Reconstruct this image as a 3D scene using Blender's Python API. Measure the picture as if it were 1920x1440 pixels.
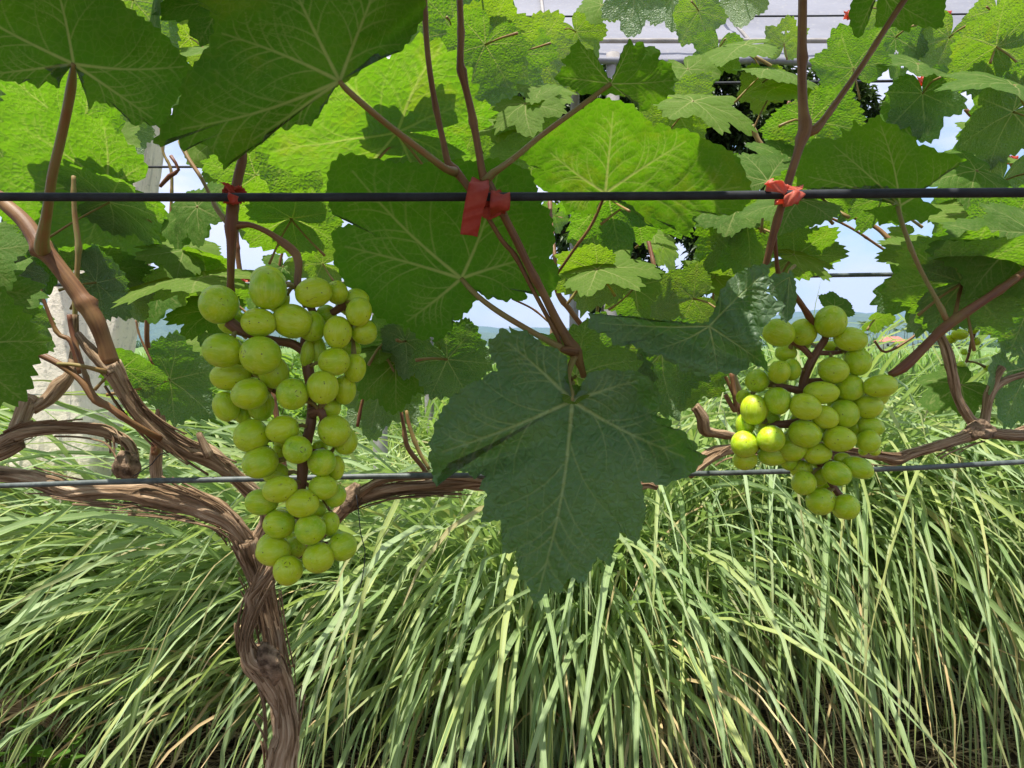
import bpy, math, random
import numpy as np
from mathutils import Vector, Matrix

random.seed(7)
rng = np.random.default_rng(7)
R = math.radians
for o in list(bpy.data.objects):
    bpy.data.objects.remove(o)
scene = bpy.context.scene
COL = scene.collection

# ------------------------------------------------------------------ camera
CAMH = 1.30
F = 1371.0                       # focal length in pixels of a 1920 wide frame
PITCH = math.atan(72.0 / F)
cam_d = bpy.data.cameras.new('camera')
cam_d.lens = F / 1920 * 36.0
cam_d.sensor_width = 36.0
cam_d.clip_start = 0.02
cam_d.clip_end = 20000
cam = bpy.data.objects.new('camera', cam_d)
COL.objects.link(cam)
cam.location = (0, 0, CAMH)
cam.rotation_euler = (R(90) - PITCH, 0, 0)
scene.camera = cam

# ------------------------------------------------------------------ world, sun, exposure
SUN_EL, SUN_AZ = 75.0, 228.0     # azimuth: clockwise from +Y, where the sun stands
world = bpy.data.worlds.new('World')
scene.world = world
world.use_nodes = True
wn = world.node_tree
wn.nodes.clear()
def W(t, **k):
    n = wn.nodes.new(t)
    for a, b in k.items():
        setattr(n, a, b)
    return n
w_out = W('ShaderNodeOutputWorld'); w_bg = W('ShaderNodeBackground')
sky = W('ShaderNodeTexSky', sky_type='NISHITA', sun_disc=False)
sky.sun_elevation = R(SUN_EL); sky.sun_rotation = R(SUN_AZ)
sky.air_density = 1.0; sky.dust_density = 1.2; sky.ozone_density = 1.6
w_tc = W('ShaderNodeTexCoord')
w_map = W('ShaderNodeMapping'); w_map.inputs['Scale'].default_value = (1.0, 1.0, 2.6)
w_map.inputs['Location'].default_value = (0.35, 0.1, 0.2)
w_no = W('ShaderNodeTexNoise'); w_no.inputs['Scale'].default_value = 3.1
w_no.inputs['Detail'].default_value = 9; w_no.inputs['Roughness'].default_value = 0.56
w_rp = W('ShaderNodeValToRGB')
w_rp.color_ramp.elements[0].position = 0.40; w_rp.color_ramp.elements[1].position = 0.57
w_mx = W('ShaderNodeMixRGB'); w_mx.inputs['Color2'].default_value = (5.5, 5.3, 6.3, 1)
w_bg.inputs['Strength'].default_value = 0.09
L = wn.links.new
L(w_tc.outputs['Generated'], w_map.inputs['Vector']); L(w_map.outputs[0], w_no.inputs['Vector'])
L(w_no.outputs[0], w_rp.inputs[0]); L(w_rp.outputs[0], w_mx.inputs['Fac'])
L(sky.outputs[0], w_mx.inputs['Color1']); L(w_mx.outputs[0], w_bg.inputs['Color'])
L(w_bg.outputs[0], w_out.inputs['Surface'])

sun_d = bpy.data.lights.new('sun', 'SUN')
sun_d.energy = 3.9
sun_d.angle = R(0.55)
sun_d.color = (1.0, 0.955, 0.88)
sun = bpy.data.objects.new('sun', sun_d)
COL.objects.link(sun)
sdir = Vector((math.sin(R(SUN_AZ)) * math.cos(R(SUN_EL)), math.cos(R(SUN_AZ)) * math.cos(R(SUN_EL)), math.sin(R(SUN_EL))))
sun.rotation_euler = sdir.to_track_quat('Z', 'Y').to_euler()
sun.location = sdir * 30

scene.view_settings.view_transform = 'Standard'
scene.view_settings.look = 'None'
scene.view_settings.gamma = 1.0
scene.view_settings.use_curve_mapping = False
scene.view_settings.exposure = 1.24
scene.render.engine = 'CYCLES'
scene.cycles.use_denoising = True
scene.cycles.max_bounces = 8
scene.cycles.diffuse_bounces = 4
scene.cycles.transmission_bounces = 6
scene.cycles.volume_bounces = 0
scene.cycles.sample_clamp_indirect = 8.0

# ------------------------------------------------------------------ helpers
ca, sa = math.cos(PITCH), math.sin(PITCH)
def at(px, py, Y):
    """point seen at a pixel of the 1920x1440 photograph, Y metres in front of the camera"""
    x = (px - 960) / F; y = -(py - 720) / F
    dy = ca + y * sa; dz = -sa + y * ca
    t = Y / dy
    return Vector((x * t, Y, CAMH + dz * t))
def at_np(px, py, Y):
    x = (px - 960) / F; y = -(py - 720) / F
    t = Y / (ca + y * sa)
    return np.stack([x * t, np.zeros_like(x) + Y, CAMH + (-sa + y * ca) * t], -1)

def mesh_np(name, v, faces, smooth=True, attrs=None, uv=None):
    """faces: (n,3) or (n,4) int array"""
    me = bpy.data.meshes.new(name)
    v = np.asarray(v, dtype=np.float32); faces = np.asarray(faces, dtype=np.int32)
    n, k = faces.shape
    me.vertices.add(len(v)); me.vertices.foreach_set('co', v.ravel())
    me.loops.add(n * k); me.loops.foreach_set('vertex_index', faces.ravel())
    me.polygons.add(n)
    me.polygons.foreach_set('loop_start', np.arange(0, n * k, k, dtype=np.int32))
    me.polygons.foreach_set('loop_total', np.full(n, k, dtype=np.int32))
    me.update(calc_edges=True)
    for a, d in (attrs or {}).items():
        at_ = me.attributes.new(a, 'FLOAT', 'POINT')
        at_.data.foreach_set('value', np.asarray(d, dtype=np.float32))
    if uv is not None:
        lay = me.uv_layers.new(name='UVMap')
        lay.data.foreach_set('uv', np.asarray(uv, dtype=np.float32)[faces.ravel()].ravel())
    if smooth:
        me.shade_smooth()
    return me

def link(name, me, mat=None, parent=None):
    o = bpy.data.objects.new(name, me)
    COL.objects.link(o)
    if mat is not None and me is not None and not me.materials:
        me.materials.append(mat)
    if parent is not None:
        o.parent = parent
    return o

def thing(name, label, cat, loc=(0, 0, 0), group=None):
    o = bpy.data.objects.new(name, None)
    COL.objects.link(o)
    o.location = loc; o.empty_display_size = 0.05
    o['label'] = label; o['category'] = cat
    if group: o['group'] = group
    return o

def grid_faces(nu, nv, wrap_u=False):
    """verts laid out [v][u] ; returns quads"""
    u = np.arange(nu if wrap_u else nu - 1); v = np.arange(nv - 1)
    U, V = np.meshgrid(u, v)
    U = U.ravel(); V = V.ravel(); U2 = (U + 1) % nu
    return np.stack([V * nu + U, V * nu + U2, (V + 1) * nu + U2, (V + 1) * nu + U], -1)

def wob(x, seed, n=5, f0=1.0):
    """smooth 1-D pseudo noise about -1..1"""
    r = np.random.default_rng(seed); s = 0
    for i in range(n):
        s = s + np.sin(x * f0 * (1.7 ** i) * (0.8 + 0.4 * r.random()) + r.random() * 6.28) / (1.35 ** i)
    return s / 2.2

def catmull(P, n_per):
    P = np.asarray(P, dtype=float)
    Q = np.vstack([2 * P[0] - P[1], P, 2 * P[-1] - P[-2]])
    out = []
    for i in range(1, len(Q) - 2):
        d = np.linalg.norm((Q[i + 1] - Q[i])[:3])
        n = max(2, int(n_per(d)))
        t = np.linspace(0, 1, n, endpoint=False)[:, None]
        a, b, c, e = Q[i - 1], Q[i], Q[i + 1], Q[i + 2]
        out.append(0.5 * (2 * b + (c - a) * t + (2 * a - 5 * b + 4 * c - e) * t ** 2 + (-a + 3 * b - 3 * c + e) * t ** 3))
    out.append(Q[-2][None])
    return np.vstack(out)

def tube_geo(P, rad, sides=10, step=0.006, bark=0.0, knob=0.0, seed=0, cap=True, nodes=None):
    """P (n,3) metres, rad (n,) metres -> verts, quads"""
    PR = catmull(np.hstack([np.asarray(P, float), np.asarray(rad, float)[:, None]]), lambda d: d / step)
    P, rad = PR[:, :3], np.maximum(PR[:, 3], 0.0003)
    n = len(P)
    T = np.gradient(P, axis=0); T /= np.linalg.norm(T, axis=1)[:, None] + 1e-12
    ref = np.array([0, 1.0, 0.05]) if abs(T[0][1]) < 0.8 else np.array([1.0, 0, 0.05])
    N = np.zeros_like(P); N[0] = ref - T[0] * ref.dot(T[0]); N[0] /= np.linalg.norm(N[0])
    for i in range(1, n):
        m = N[i - 1] - T[i] * N[i - 1].dot(T[i]); N[i] = m / (np.linalg.norm(m) + 1e-12)
    B = np.cross(T, N)
    s = np.concatenate([[0], np.cumsum(np.linalg.norm(np.diff(P, axis=0), axis=1))])
    a = np.linspace(0, 2 * math.pi, sides, endpoint=False)
    A, S = np.meshgrid(a, s)
    rr = np.repeat(rad[:, None], sides, 1)
    if bark > 0:
        tw = A + S * 1.8 + 0.45 * wob(S, seed + 5, 3, 22)
        rid = np.zeros_like(A)
        rg = np.random.default_rng(seed)
        for k in (3, 5, 8, 11, 15):
            rid += np.sin(k * tw + rg.random() * 6.28 + 1.6 * wob(S, seed + k, 3, 26 + k * 3)) * (1.0 / k ** 0.45)
        rid = np.sign(rid) * np.abs(rid) ** 0.8
        rid = rid + .9 * np.sin(9 * tw + 2 * wob(S, seed + 91, 4, 90)) * (wob(S, seed + 92, 4, 120) > .35) - .8 * np.clip(wob(S + .01 * np.sin(2 * A), seed + 93, 5, 210) - .75, 0, 1)
        rr = rr * (1 + bark * rid * 0.5 + bark * 0.9 * wob(S, seed + 77, 4, 45))
    if nodes:
        off = (seed * 0.37) % 1 * nodes; q = (S + off) / nodes; q = (q - np.round(q)) * nodes
        side = np.cos(A - np.round((S + off) / nodes) * math.pi - seed)
        rr = rr * (1 + .20 * np.exp(-(q / .0035) ** 2) + .30 * np.exp(-((q - .002) / .0028) ** 2) * np.clip(side, 0, 1) ** 3)
    if knob > .5:
        rr = rr * (1 + .22 * np.sin(2 * A + S * 60 + seed) + .16 * np.sin(3 * A - S * 110 + 2 * seed) + .10 * np.sin(7 * A + S * 190))
    if knob > 0:
        rr = rr * (1 + knob * wob(S, seed + 31, 3, 30) * 0.5)
    V = P[:, None, :] + rr[..., None] * (np.cos(A)[..., None] * N[:, None, :] + np.sin(A)[..., None] * B[:, None, :])
    V = V.reshape(-1, 3)
    Fq = grid_faces(sides, n, True)
    uv = np.stack([A.ravel() / (2 * math.pi) * (rad.mean() * 2 * math.pi), S.ravel()], -1)
    if cap:
        c0 = len(V)
        V = np.vstack([V, P[0] - T[0] * rad[0] * 0.25, P[-1] + T[-1] * rad[-1] * 0.35])
        i = np.arange(sides); j = (i + 1) % sides
        Fq = np.vstack([Fq, np.stack([j, i, np.full(sides, c0), np.full(sides, c0)], -1),
                        np.stack([(n - 1) * sides + i, (n - 1) * sides + j, np.full(sides, c0 + 1), np.full(sides, c0 + 1)], -1)])
        uv = np.vstack([uv, [0, 0], [0, s[-1]]])
    return V, Fq, uv

def faces_mixed(name, V, Fq, uv=None, attrs=None):
    """quads whose last two indices may be equal (triangles)"""
    me = bpy.data.meshes.new(name)
    Fq = np.asarray(Fq)
    tri = Fq[:, 2] == Fq[:, 3]
    tot = np.where(tri, 3, 4)
    st = np.concatenate([[0], np.cumsum(tot)[:-1]])
    mask = np.ones(Fq.shape, bool); mask[tri, 3] = False
    idx = Fq[mask].astype(np.int32)
    me.vertices.add(len(V)); me.vertices.foreach_set('co', np.asarray(V, np.float32).ravel())
    me.loops.add(len(idx)); me.loops.foreach_set('vertex_index', idx)
    me.polygons.add(len(Fq)); me.polygons.foreach_set('loop_start', st.astype(np.int32)); me.polygons.foreach_set('loop_total', tot.astype(np.int32))
    me.update(calc_edges=True)
    for a, d in (attrs or {}).items():
        q = me.attributes.new(a, 'FLOAT', 'POINT'); q.data.foreach_set('value', np.asarray(d, np.float32))
    if uv is not None:
        lay = me.uv_layers.new(name='UVMap'); lay.data.foreach_set('uv', np.asarray(uv, np.float32)[idx].ravel())
    me.shade_smooth()
    return me

def join_geo(parts):
    V, Fq, UV, o = [], [], [], 0
    for v, f, u in parts:
        V.append(v); Fq.append(f + o); UV.append(u); o += len(v)
    return np.vstack(V), np.vstack(Fq), np.vstack(UV)

def px_path(pts, Y=None):
    """[(px,py,r_px[,Y])] -> world points, radii"""
    P, r = [], []
    for p in pts:
        y = p[3] if len(p) > 3 else Y
        P.append(at(p[0], p[1], y)); r.append(p[2] * y / F)
    return np.array([list(q) for q in P]), np.array(r)

# ------------------------------------------------------------------ materials
class NT:
    def __init__(s, name):
        s.m = bpy.data.materials.new(name); s.m.use_nodes = True
        s.t = s.m.node_tree; s.t.nodes.clear()
        s.out = s.t.nodes.new('ShaderNodeOutputMaterial')
    def n(s, t, inp=None, **k):
        q = s.t.nodes.new(t)
        for a, b in k.items(): setattr(q, a, b)
        for a, b in (inp or {}).items(): s.set(q, a, b)
        return q
    def set(s, q, a, b):
        if hasattr(b, 'is_output'): s.t.links.new(b, q.inputs[a])
        elif hasattr(b, 'outputs'): s.t.links.new(b.outputs[0], q.inputs[a])
        else:
            if isinstance(b, tuple) and len(b) == 3 and q.inputs[a].type == 'RGBA': b = b + (1,)
            q.inputs[a].default_value = b
    def math(s, op, a, b=0.0, c=None, clamp=False):
        q = s.n('ShaderNodeMath', {0: a, 1: b}, operation=op, use_clamp=clamp)
        if c is not None: s.set(q, 2, c)
        return q
    def mix(s, f, a, b, mode='MIX'):
        return s.n('ShaderNodeMixRGB', {0: f, 1: a, 2: b}, blend_type=mode)
    def ramp(s, f, *stops):
        q = s.n('ShaderNodeValToRGB', {0: f}); e = q.color_ramp.elements
        while len(e) < len(stops): e.new(0.5)
        for k, (p, c) in enumerate(stops):
            e[k].position = p
            e[k].color = (c, c, c, 1) if not isinstance(c, tuple) else c + (1,)
        return q
    def uv(s, sc=1.0):
        a = s.n('ShaderNodeUVMap', uv_map='UVMap')
        return s.n('ShaderNodeMapping', {'Vector': a, 'Scale': (sc, sc, sc)})
    def noise(s, vec, scale, detail=3, rough=0.5, dist=0.0):
        q = s.n('ShaderNodeTexNoise', {'Scale': scale, 'Detail': detail, 'Roughness': rough, 'Distortion': dist})
        if vec is not None: s.set(q, 'Vector', vec)
        return q
    def bump(s, h, st=0.4, dist=0.001, nrm=None):
        q = s.n('ShaderNodeBump', {'Height': h, 'Strength': st, 'Distance': dist})
        if nrm is not None: s.set(q, 'Normal', nrm)
        return q
    def pbr(s, **k):
        q = s.n('ShaderNodeBsdfPrincipled')
        for a, b in k.items(): s.set(q, a.replace('_', ' '), b)
        return q
    def done(s, sh):
        s.t.links.new(sh.outputs[0], s.out.inputs['Surface']); return s.m

def leaf_material(name, uvs=1.0):
    """top dark and slightly glossy, underside pale and matt with raised veins; thin and translucent"""
    t = NT(name)
    uv = t.uv(uvs)
    oi = t.n('ShaderNodeObjectInfo')
    rnd = oi.outputs['Random']
    young_sunlit = t.n('ShaderNodeAttribute', attribute_type='OBJECT', attribute_name='young_sunlit').outputs['Fac']  # per-leaf tint: young growth, and sunlit paleness painted into the colour
    vein = t.n('ShaderNodeAttribute', attribute_name='vein').outputs['Fac']
    off = t.n('ShaderNodeVectorMath', {0: uv, 1: t.n('ShaderNodeCombineXYZ', {0: t.math('MULTIPLY', rnd, 31.0), 1: t.math('MULTIPLY', rnd, 17.0)})}, operation='ADD')
    cells = t.n('ShaderNodeTexVoronoi', {'Vector': off, 'Scale': 210.0}, feature='DISTANCE_TO_EDGE')
    cells2 = t.n('ShaderNodeTexVoronoi', {'Vector': off, 'Scale': 620.0}, feature='DISTANCE_TO_EDGE')
    net = t.math('SUBTRACT', 1.0, t.math('MULTIPLY', cells.outputs[0], 9.0, clamp=True))
    net2 = t.math('SUBTRACT', 1.0, t.math('MULTIPLY', cells2.outputs[0], 6.0, clamp=True))
    big = t.noise(off, 22, 3, 0.6)
    fine = t.noise(off, 240, 3, 0.6)
    mott = t.ramp(big, (0.30, 0.0), (0.72, 1.0))
    # upper side
    top = t.mix(mott, (0.104, 0.172, 0.090), (0.165, 0.240, 0.130))
    top = t.mix(young_sunlit, top, (0.27, 0.34, 0.21))  # whitened so tinted upper sides look sunlit
    top = t.mix(t.math('MULTIPLY', net, 0.25), top, (0.09, 0.15, 0.06))
    top = t.mix(t.math('MULTIPLY', fine.outputs[0], 0.35), top, (0.10, 0.16, 0.10))
    top = t.mix(t.math('MULTIPLY', vein, 0.8), top, (0.42, 0.52, 0.24))
    # underside
    und = t.mix(mott, (0.058, 0.135, 0.018), (0.088, 0.180, 0.024))
    und = t.mix(young_sunlit, und, (0.17, 0.27, 0.035))
    und = t.mix(t.math('MULTIPLY', fine.outputs[0], 0.5), und, (0.05, 0.10, 0.014))
    und = t.mix(t.math('MULTIPLY', net, 0.22), und, (0.16, 0.21, 0.08))
    und = t.mix(t.math('MULTIPLY', vein, 0.85), und, (0.34, 0.36, 0.13))
    back = t.n('ShaderNodeNewGeometry').outputs['Backfacing']
    col = t.mix(back, top, und)
    dots = t.ramp(t.noise(off, 420, 2, 0.5), (0.745, 0.0), (0.77, 1.0))
    col = t.mix(t.math('MULTIPLY', dots, 0.5), col, (0.30, 0.34, 0.18))
    # rusty specks and dry edges
    rust = t.ramp(t.noise(off, 60, 4, 0.7), (0.70, 0.0), (0.76, 1.0))
    rr = t.math('MULTIPLY', rust, t.math('GREATER_THAN', rnd, 0.35))
    yel = t.math('MULTIPLY', t.ramp(t.noise(off, 34, 4, 0.65), (0.52, 0.0), (0.66, 1.0)), t.math('GREATER_THAN', t.math('FRACT', t.math('MULTIPLY', rnd, 13.0)), 0.6))
    col = t.mix(t.math('MULTIPLY', rr, 0.55), col, (0.16, 0.10, 0.035))
    tr = t.mix(mott, (0.095, 0.320, 0.003), (0.165, 0.410, 0.004))
    tr = t.mix(young_sunlit, tr, (0.36, 0.56, 0.005))
    tr = t.mix(t.math('MULTIPLY', yel, 0.5), tr, (0.36, 0.42, 0.01))
    tr = t.mix(t.math('MULTIPLY', net2, 0.40), tr, (0.11, 0.24, 0.01))
    tr = t.mix(t.math('MULTIPLY', net, 0.22), tr, (0.32, 0.44, 0.04))
    tr = t.mix(t.math('MULTIPLY', fine.outputs[0], 0.28), tr, (0.08, 0.2, 0.01))
    tr = t.mix(t.math('MULTIPLY', vein, 0.7), tr, (0.50, 0.52, 0.14))
    tr = t.mix(t.math('MULTIPLY', rr, 0.5), tr, (0.22, 0.13, 0.02))
    # relief: sunken veins, blistered blade
    h = t.math('SUBTRACT', t.math('MULTIPLY', cells.outputs[0], 2.6, clamp=True), t.math('MULTIPLY', vein, 0.8))
    h = t.math('ADD', h, t.math('MULTIPLY', fine.outputs[0], 0.5))
    h = t.math('ADD', h, t.math('MULTIPLY', big.outputs[0], 2.5))
    bp = t.bump(h, 0.5, 0.0010)
    t.set(bp, 'Strength', t.mix(back, (0.85,) * 3, (0.22,) * 3))
    rough = t.mix(back, (0.44,) * 3, (0.75,) * 3)
    spec = t.mix(back, (0.42,) * 3, (0.18,) * 3)
    p = t.pbr(Base_Color=col, Roughness=rough, Normal=bp)
    t.set(p, 'Specular IOR Level', spec)
    tl = t.n('ShaderNodeBsdfTranslucent', {'Color': tr, 'Normal': bp})
    return t.done(t.n('ShaderNodeMixShader', {0: 0.47, 1: p, 2: tl}))

M = {}
M['leaf'] = leaf_material('vine_leaf')

def simple(name, c1, c2, scale=60, rough=0.7, bump=0.4, dist=0.002, spec=0.3, coord='Object', trans=None, tcol=None, metal=0.0):
    t = NT(name); tc = t.n('ShaderNodeTexCoord').outputs[coord]
    n1 = t.noise(tc, scale, 5, 0.6)
    c = t.mix(t.ramp(n1, (0.35, 0.0), (0.68, 1.0)), c1, c2)
    p = t.pbr(Base_Color=c, Roughness=rough, Metallic=metal, Normal=t.bump(n1, bump, dist))
    t.set(p, 'Specular IOR Level', spec)
    if trans:
        tl = t.n('ShaderNodeBsdfTranslucent', {'Color': tcol})
        return t.done(t.n('ShaderNodeMixShader', {0: trans, 1: p, 2: tl}))
    return t.done(p)
def bark_material():
    t = NT('vine_bark'); uv = t.uv(1.0)
    st = t.n('ShaderNodeMapping', {'Vector': uv, 'Scale': (230, 14, 1)})
    n1 = t.noise(st, 1.0, 5, 0.65, 0.6)
    n2 = t.noise(uv, 45, 4, 0.6)
    st2 = t.n('ShaderNodeMapping', {'Vector': uv, 'Scale': (1100, 40, 1)})
    n3 = t.noise(st2, 1.0, 3, 0.6)
    c = t.ramp(n1, (0.32, (0.04, 0.022, 0.010)), (0.44, (0.21, 0.130, 0.070)), (0.56, (0.43, 0.300, 0.185)), (0.70, (0.66, 0.52, 0.36)))
    c = t.mix(t.ramp(n2, (0.45, 0.0), (0.75, 0.55)), c, (0.30, 0.20, 0.11), 'MIX')
    h = t.math('ADD', n1.outputs[0], t.math('MULTIPLY', n3.outputs[0], 0.5))
    p = t.pbr(Base_Color=c, Roughness=0.85, Normal=t.bump(h, 1.0, 0.0035))
    t.set(p, 'Specular IOR Level', 0.2)
    return t.done(p)
M['bark'] = bark_material()

def cane_material(name, a, b, c3):
    t = NT(name); uv = t.uv(1.0)
    st = t.n('ShaderNodeMapping', {'Vector': uv, 'Scale': (700, 18, 1)})
    n1 = t.noise(st, 1.0, 4, 0.6, 0.3)
    n2 = t.noise(uv, 28, 3, 0.6)
    c = t.mix(t.ramp(n1, (0.3, 0.0), (0.7, 1.0)), a, b)
    c = t.mix(t.ramp(n2, (0.45, 0.0), (0.7, 0.8)), c, c3)
    spk = t.ramp(t.noise(uv, 900, 2, 0.6), (0.66, 0.0), (0.7, 0.5))
    c = t.mix(spk, c, (0.03, 0.018, 0.01))
    p = t.pbr(Base_Color=c, Roughness=0.52, Normal=t.bump(n1, 0.5, 0.0008))
    t.set(p, 'Specular IOR Level', 0.35)
    return t.done(p)
M['knot'] = simple('knot_bark', (0.07, 0.045, 0.028), (0.36, 0.25, 0.16), 130, .9, 1.0, .004, .15)
M['cane'] = cane_material('brown_cane', (0.11, 0.045, 0.018), (0.23, 0.110, 0.042), (0.27, 0.16, 0.055))
M['shoot'] = cane_material('red_shoot', (0.11, 0.036, 0.018), (0.19, 0.075, 0.030), (0.20, 0.14, 0.035))
M['petiole'] = cane_material('petiole', (0.28, 0.155, 0.06), (0.21, 0.23, 0.06), (0.29, 0.11, 0.05))
M['rachis'] = cane_material('bunch_stem', (0.12, 0.05, 0.028), (0.24, 0.11, 0.055), (0.17, 0.085, 0.045))

def grape_material():
    t = NT('grape_skin')
    tc = t.n('ShaderNodeTexCoord').outputs['Object']
    rnd = t.n('ShaderNodeObjectInfo').outputs['Random']
    v = t.n('ShaderNodeVectorMath', {0: tc, 1: t.n('ShaderNodeCombineXYZ', {0: t.math('MULTIPLY', rnd, 9.0), 1: t.math('MULTIPLY', rnd, 23.0), 2: rnd})}, operation='ADD')
    n1 = t.noise(v, 1.3, 3, 0.5)
    c = t.mix(t.ramp(n1, (0.3, 0.0), (0.7, 1.0)), (0.27, 0.50, 0.003), (0.50, 0.62, 0.004))
    c = t.mix(t.math('MULTIPLY', rnd, 0.6), c, (0.56, 0.62, 0.01))
    z = t.n('ShaderNodeSeparateXYZ', {0: tc}).outputs[2]
    # pale meridian veins under the skin
    mer = t.n('ShaderNodeMapping', {'Vector': v, 'Scale': (7, 7, 1.2)})
    n3 = t.noise(mer, 1.0, 4, 0.65)
    c = t.mix(t.ramp(n3, (0.5, 0.0), (0.62, 0.35)), c, (0.62, 0.72, 0.16))
    bloom = t.ramp(t.noise(v, 2.2, 5, 0.65), (0.42, 0.0), (0.75, 1.0))
    c = t.mix(t.math('MULTIPLY', bloom, 0.20), c, (0.60, 0.70, 0.26))
    vo = t.n('ShaderNodeTexVoronoi', {'Vector': v, 'Scale': 3.4, 'Randomness': 1.0})
    vr = t.n('ShaderNodeSeparateXYZ', {0: vo.outputs['Color']}).outputs[0]
    sp = t.math('MULTIPLY', t.math('LESS_THAN', vo.outputs['Distance'], t.math('MULTIPLY', vr, 0.17)), t.math('GREATER_THAN', vr, t.math('SUBTRACT', 1.0, t.math('MULTIPLY', rnd, 0.35))))
    c = t.mix(t.math('MULTIPLY', sp, 0.8), c, (0.055, 0.045, 0.015))
    sc = t.ramp(t.noise(t.n('ShaderNodeMapping', {'Vector': v, 'Scale': (2.2, 2.2, .9)}), 1.2, 6, 0.75, 1.6), (0.62, 0.0), (0.67, 1.0))
    c = t.mix(t.math('MULTIPLY', sc, 0.7), c, (0.12, 0.07, 0.025))
    # dry flower scar at the lower pole
    pole = t.math('GREATER_THAN', z, 0.985)
    c = t.mix(t.math('MULTIPLY', pole, 0.8), c, (0.07, 0.045, 0.02))
    p = t.pbr(Base_Color=c, Roughness=t.ramp(bloom, (0.0, 0.30), (1.0, 0.46)), Normal=t.bump(n3, 0.12, 0.02))
    t.set(p, 'Subsurface Weight', 0.75)
    t.set(p, 'Subsurface Radius', (0.75, 1.0, 0.22))
    t.set(p, 'Subsurface Scale', 0.009)
    t.set(p, 'Specular IOR Level', 0.38)
    return t.done(p)
M['grape'] = grape_material()

M['cable'] = simple('black_cable', (0.014, 0.016, 0.020), (0.030, 0.034, 0.04), 90, 0.62, 0.2, 0.0008, 0.3)
M['wire'] = simple('grey_wire', (0.05, 0.065, 0.06), (0.12, 0.14, 0.13), 120, 0.5, 0.2, 0.0005, 0.5)
M['tie'] = simple('red_tape', (0.42, 0.05, 0.032), (0.52, 0.09, 0.055), 130, 0.65, 0.6, 0.001, 0.25, trans=0.25, tcol=(0.6, 0.07, 0.04, 1))
M['tie_pale'] = simple('faded_red_tape', (0.62, 0.14, 0.09), (0.72, 0.25, 0.17), 130, 0.5, 0.5, 0.001, 0.4, trans=0.45, tcol=(0.9, 0.22, 0.12, 1))

def concrete_material():
    t = NT('rough_concrete'); tc = t.n('ShaderNodeTexCoord').outputs['Object']
    n1 = t.noise(tc, 5, 6, 0.62); n2 = t.noise(tc, 60, 5, 0.7)
    st = t.n('ShaderNodeMapping', {'Vector': tc, 'Scale': (28, 28, 3)})
    n3 = t.noise(st, 1.0, 4, 0.6)
    c = t.mix(t.ramp(n1, (0.35, 0.0), (0.65, 1.0)), (0.88, 0.78, 0.62), (0.76, 0.67, 0.54))
    c = t.mix(t.ramp(n2, (0.55, 0.0), (0.72, 0.7)), c, (0.26, 0.23, 0.19))
    c = t.mix(t.ramp(n3, (0.52, 0.0), (0.68, 0.55)), c, (0.32, 0.30, 0.25))
    h = t.math('ADD', n2.outputs[0], t.math('MULTIPLY', n3.outputs[0], 0.7))
    return t.done(t.pbr(Base_Color=c, Roughness=0.92, Normal=t.bump(h, 0.7, 0.006)))
M['concrete'] = concrete_material()

def blade_material(name, cols, dry, tcol, tw=0.3, rough=0.45):
    """long grass blades: attributes rnd (per blade), t (along), a (across -1..1)"""
    t = NT(name)
    A = lambda n: t.n('ShaderNodeAttribute', attribute_name=n).outputs['Fac']
    rnd, tt, ac = A('rnd'), A('t'), A('a')
    k = [(i / (len(cols) - 1) * 0.86, c) for i, c in enumerate(cols)]
    c = t.ramp(rnd, *k, (0.975, cols[-1]), (0.985, dry))
    ge = t.n('ShaderNodeNewGeometry')
    n1 = t.noise(ge.outputs['Position'], 9, 3, 0.6)
    c = t.mix(t.ramp(n1, (0.45, 0.0), (0.8, 0.4)), c, (0.24, 0.33, 0.06))
    tipd = t.math('MULTIPLY', t.ramp(tt, (0.80, 0.0), (1.0, 1.0)), t.ramp(t.math('FRACT', t.math('MULTIPLY', rnd, 37.0)), (0.6, 0.0), (0.9, 0.9)))
    c = t.mix(tipd, c, dry)
    mid = t.ramp(t.math('ABSOLUTE', ac), (0.0, 0.55), (0.22, 0.0))
    c = t.mix(mid, c, (0.42, 0.50, 0.24))
    stripe = t.n('ShaderNodeTexWave', {'Scale': 1.0, 'Vector': t.n('ShaderNodeCombineXYZ', {0: t.math('MULTIPLY', ac, 3.5)})})
    c = t.mix(t.math('MULTIPLY', stripe.outputs['Fac'], 0.18), c, (0.32, 0.42, 0.22))
    bp = t.bump(stripe.outputs['Fac'], 0.25, 0.0006)
    p = t.pbr(Base_Color=c, Roughness=rough, Normal=bp)
    t.set(p, 'Specular IOR Level', 0.45)
    tr = t.mix(0.5, c, tcol)
    tl = t.n('ShaderNodeBsdfTranslucent', {'Color': tr})
    return t.done(t.n('ShaderNodeMixShader', {0: tw, 1: p, 2: tl}))
M['lemongrass'] = blade_material('lemongrass_blade', [(0.08, 0.16, 0.045), (0.21, 0.32, 0.10), (0.37, 0.48, 0.23), (0.10, 0.18, 0.055), (0.46, 0.51, 0.15), (0.27, 0.37, 0.15)],
                                 (0.36, 0.27, 0.12), (0.40, 0.62, 0.08, 1), 0.38)
M['meadow'] = blade_material('meadow_blade', [(0.10, 0.22, 0.03), (0.17, 0.33, 0.045), (0.25, 0.40, 0.06), (0.14, 0.27, 0.05)],
                             (0.40, 0.36, 0.14), (0.45, 0.72, 0.06, 1), 0.42)
M['straw'] = blade_material('straw', [(0.42, 0.27, 0.12), (0.58, 0.40, 0.20), (0.30, 0.18, 0.08), (0.66, 0.50, 0.28)],
                            (0.36, 0.24, 0.12), (0.4, 0.3, 0.15, 1), 0.1, 0.7)

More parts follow.
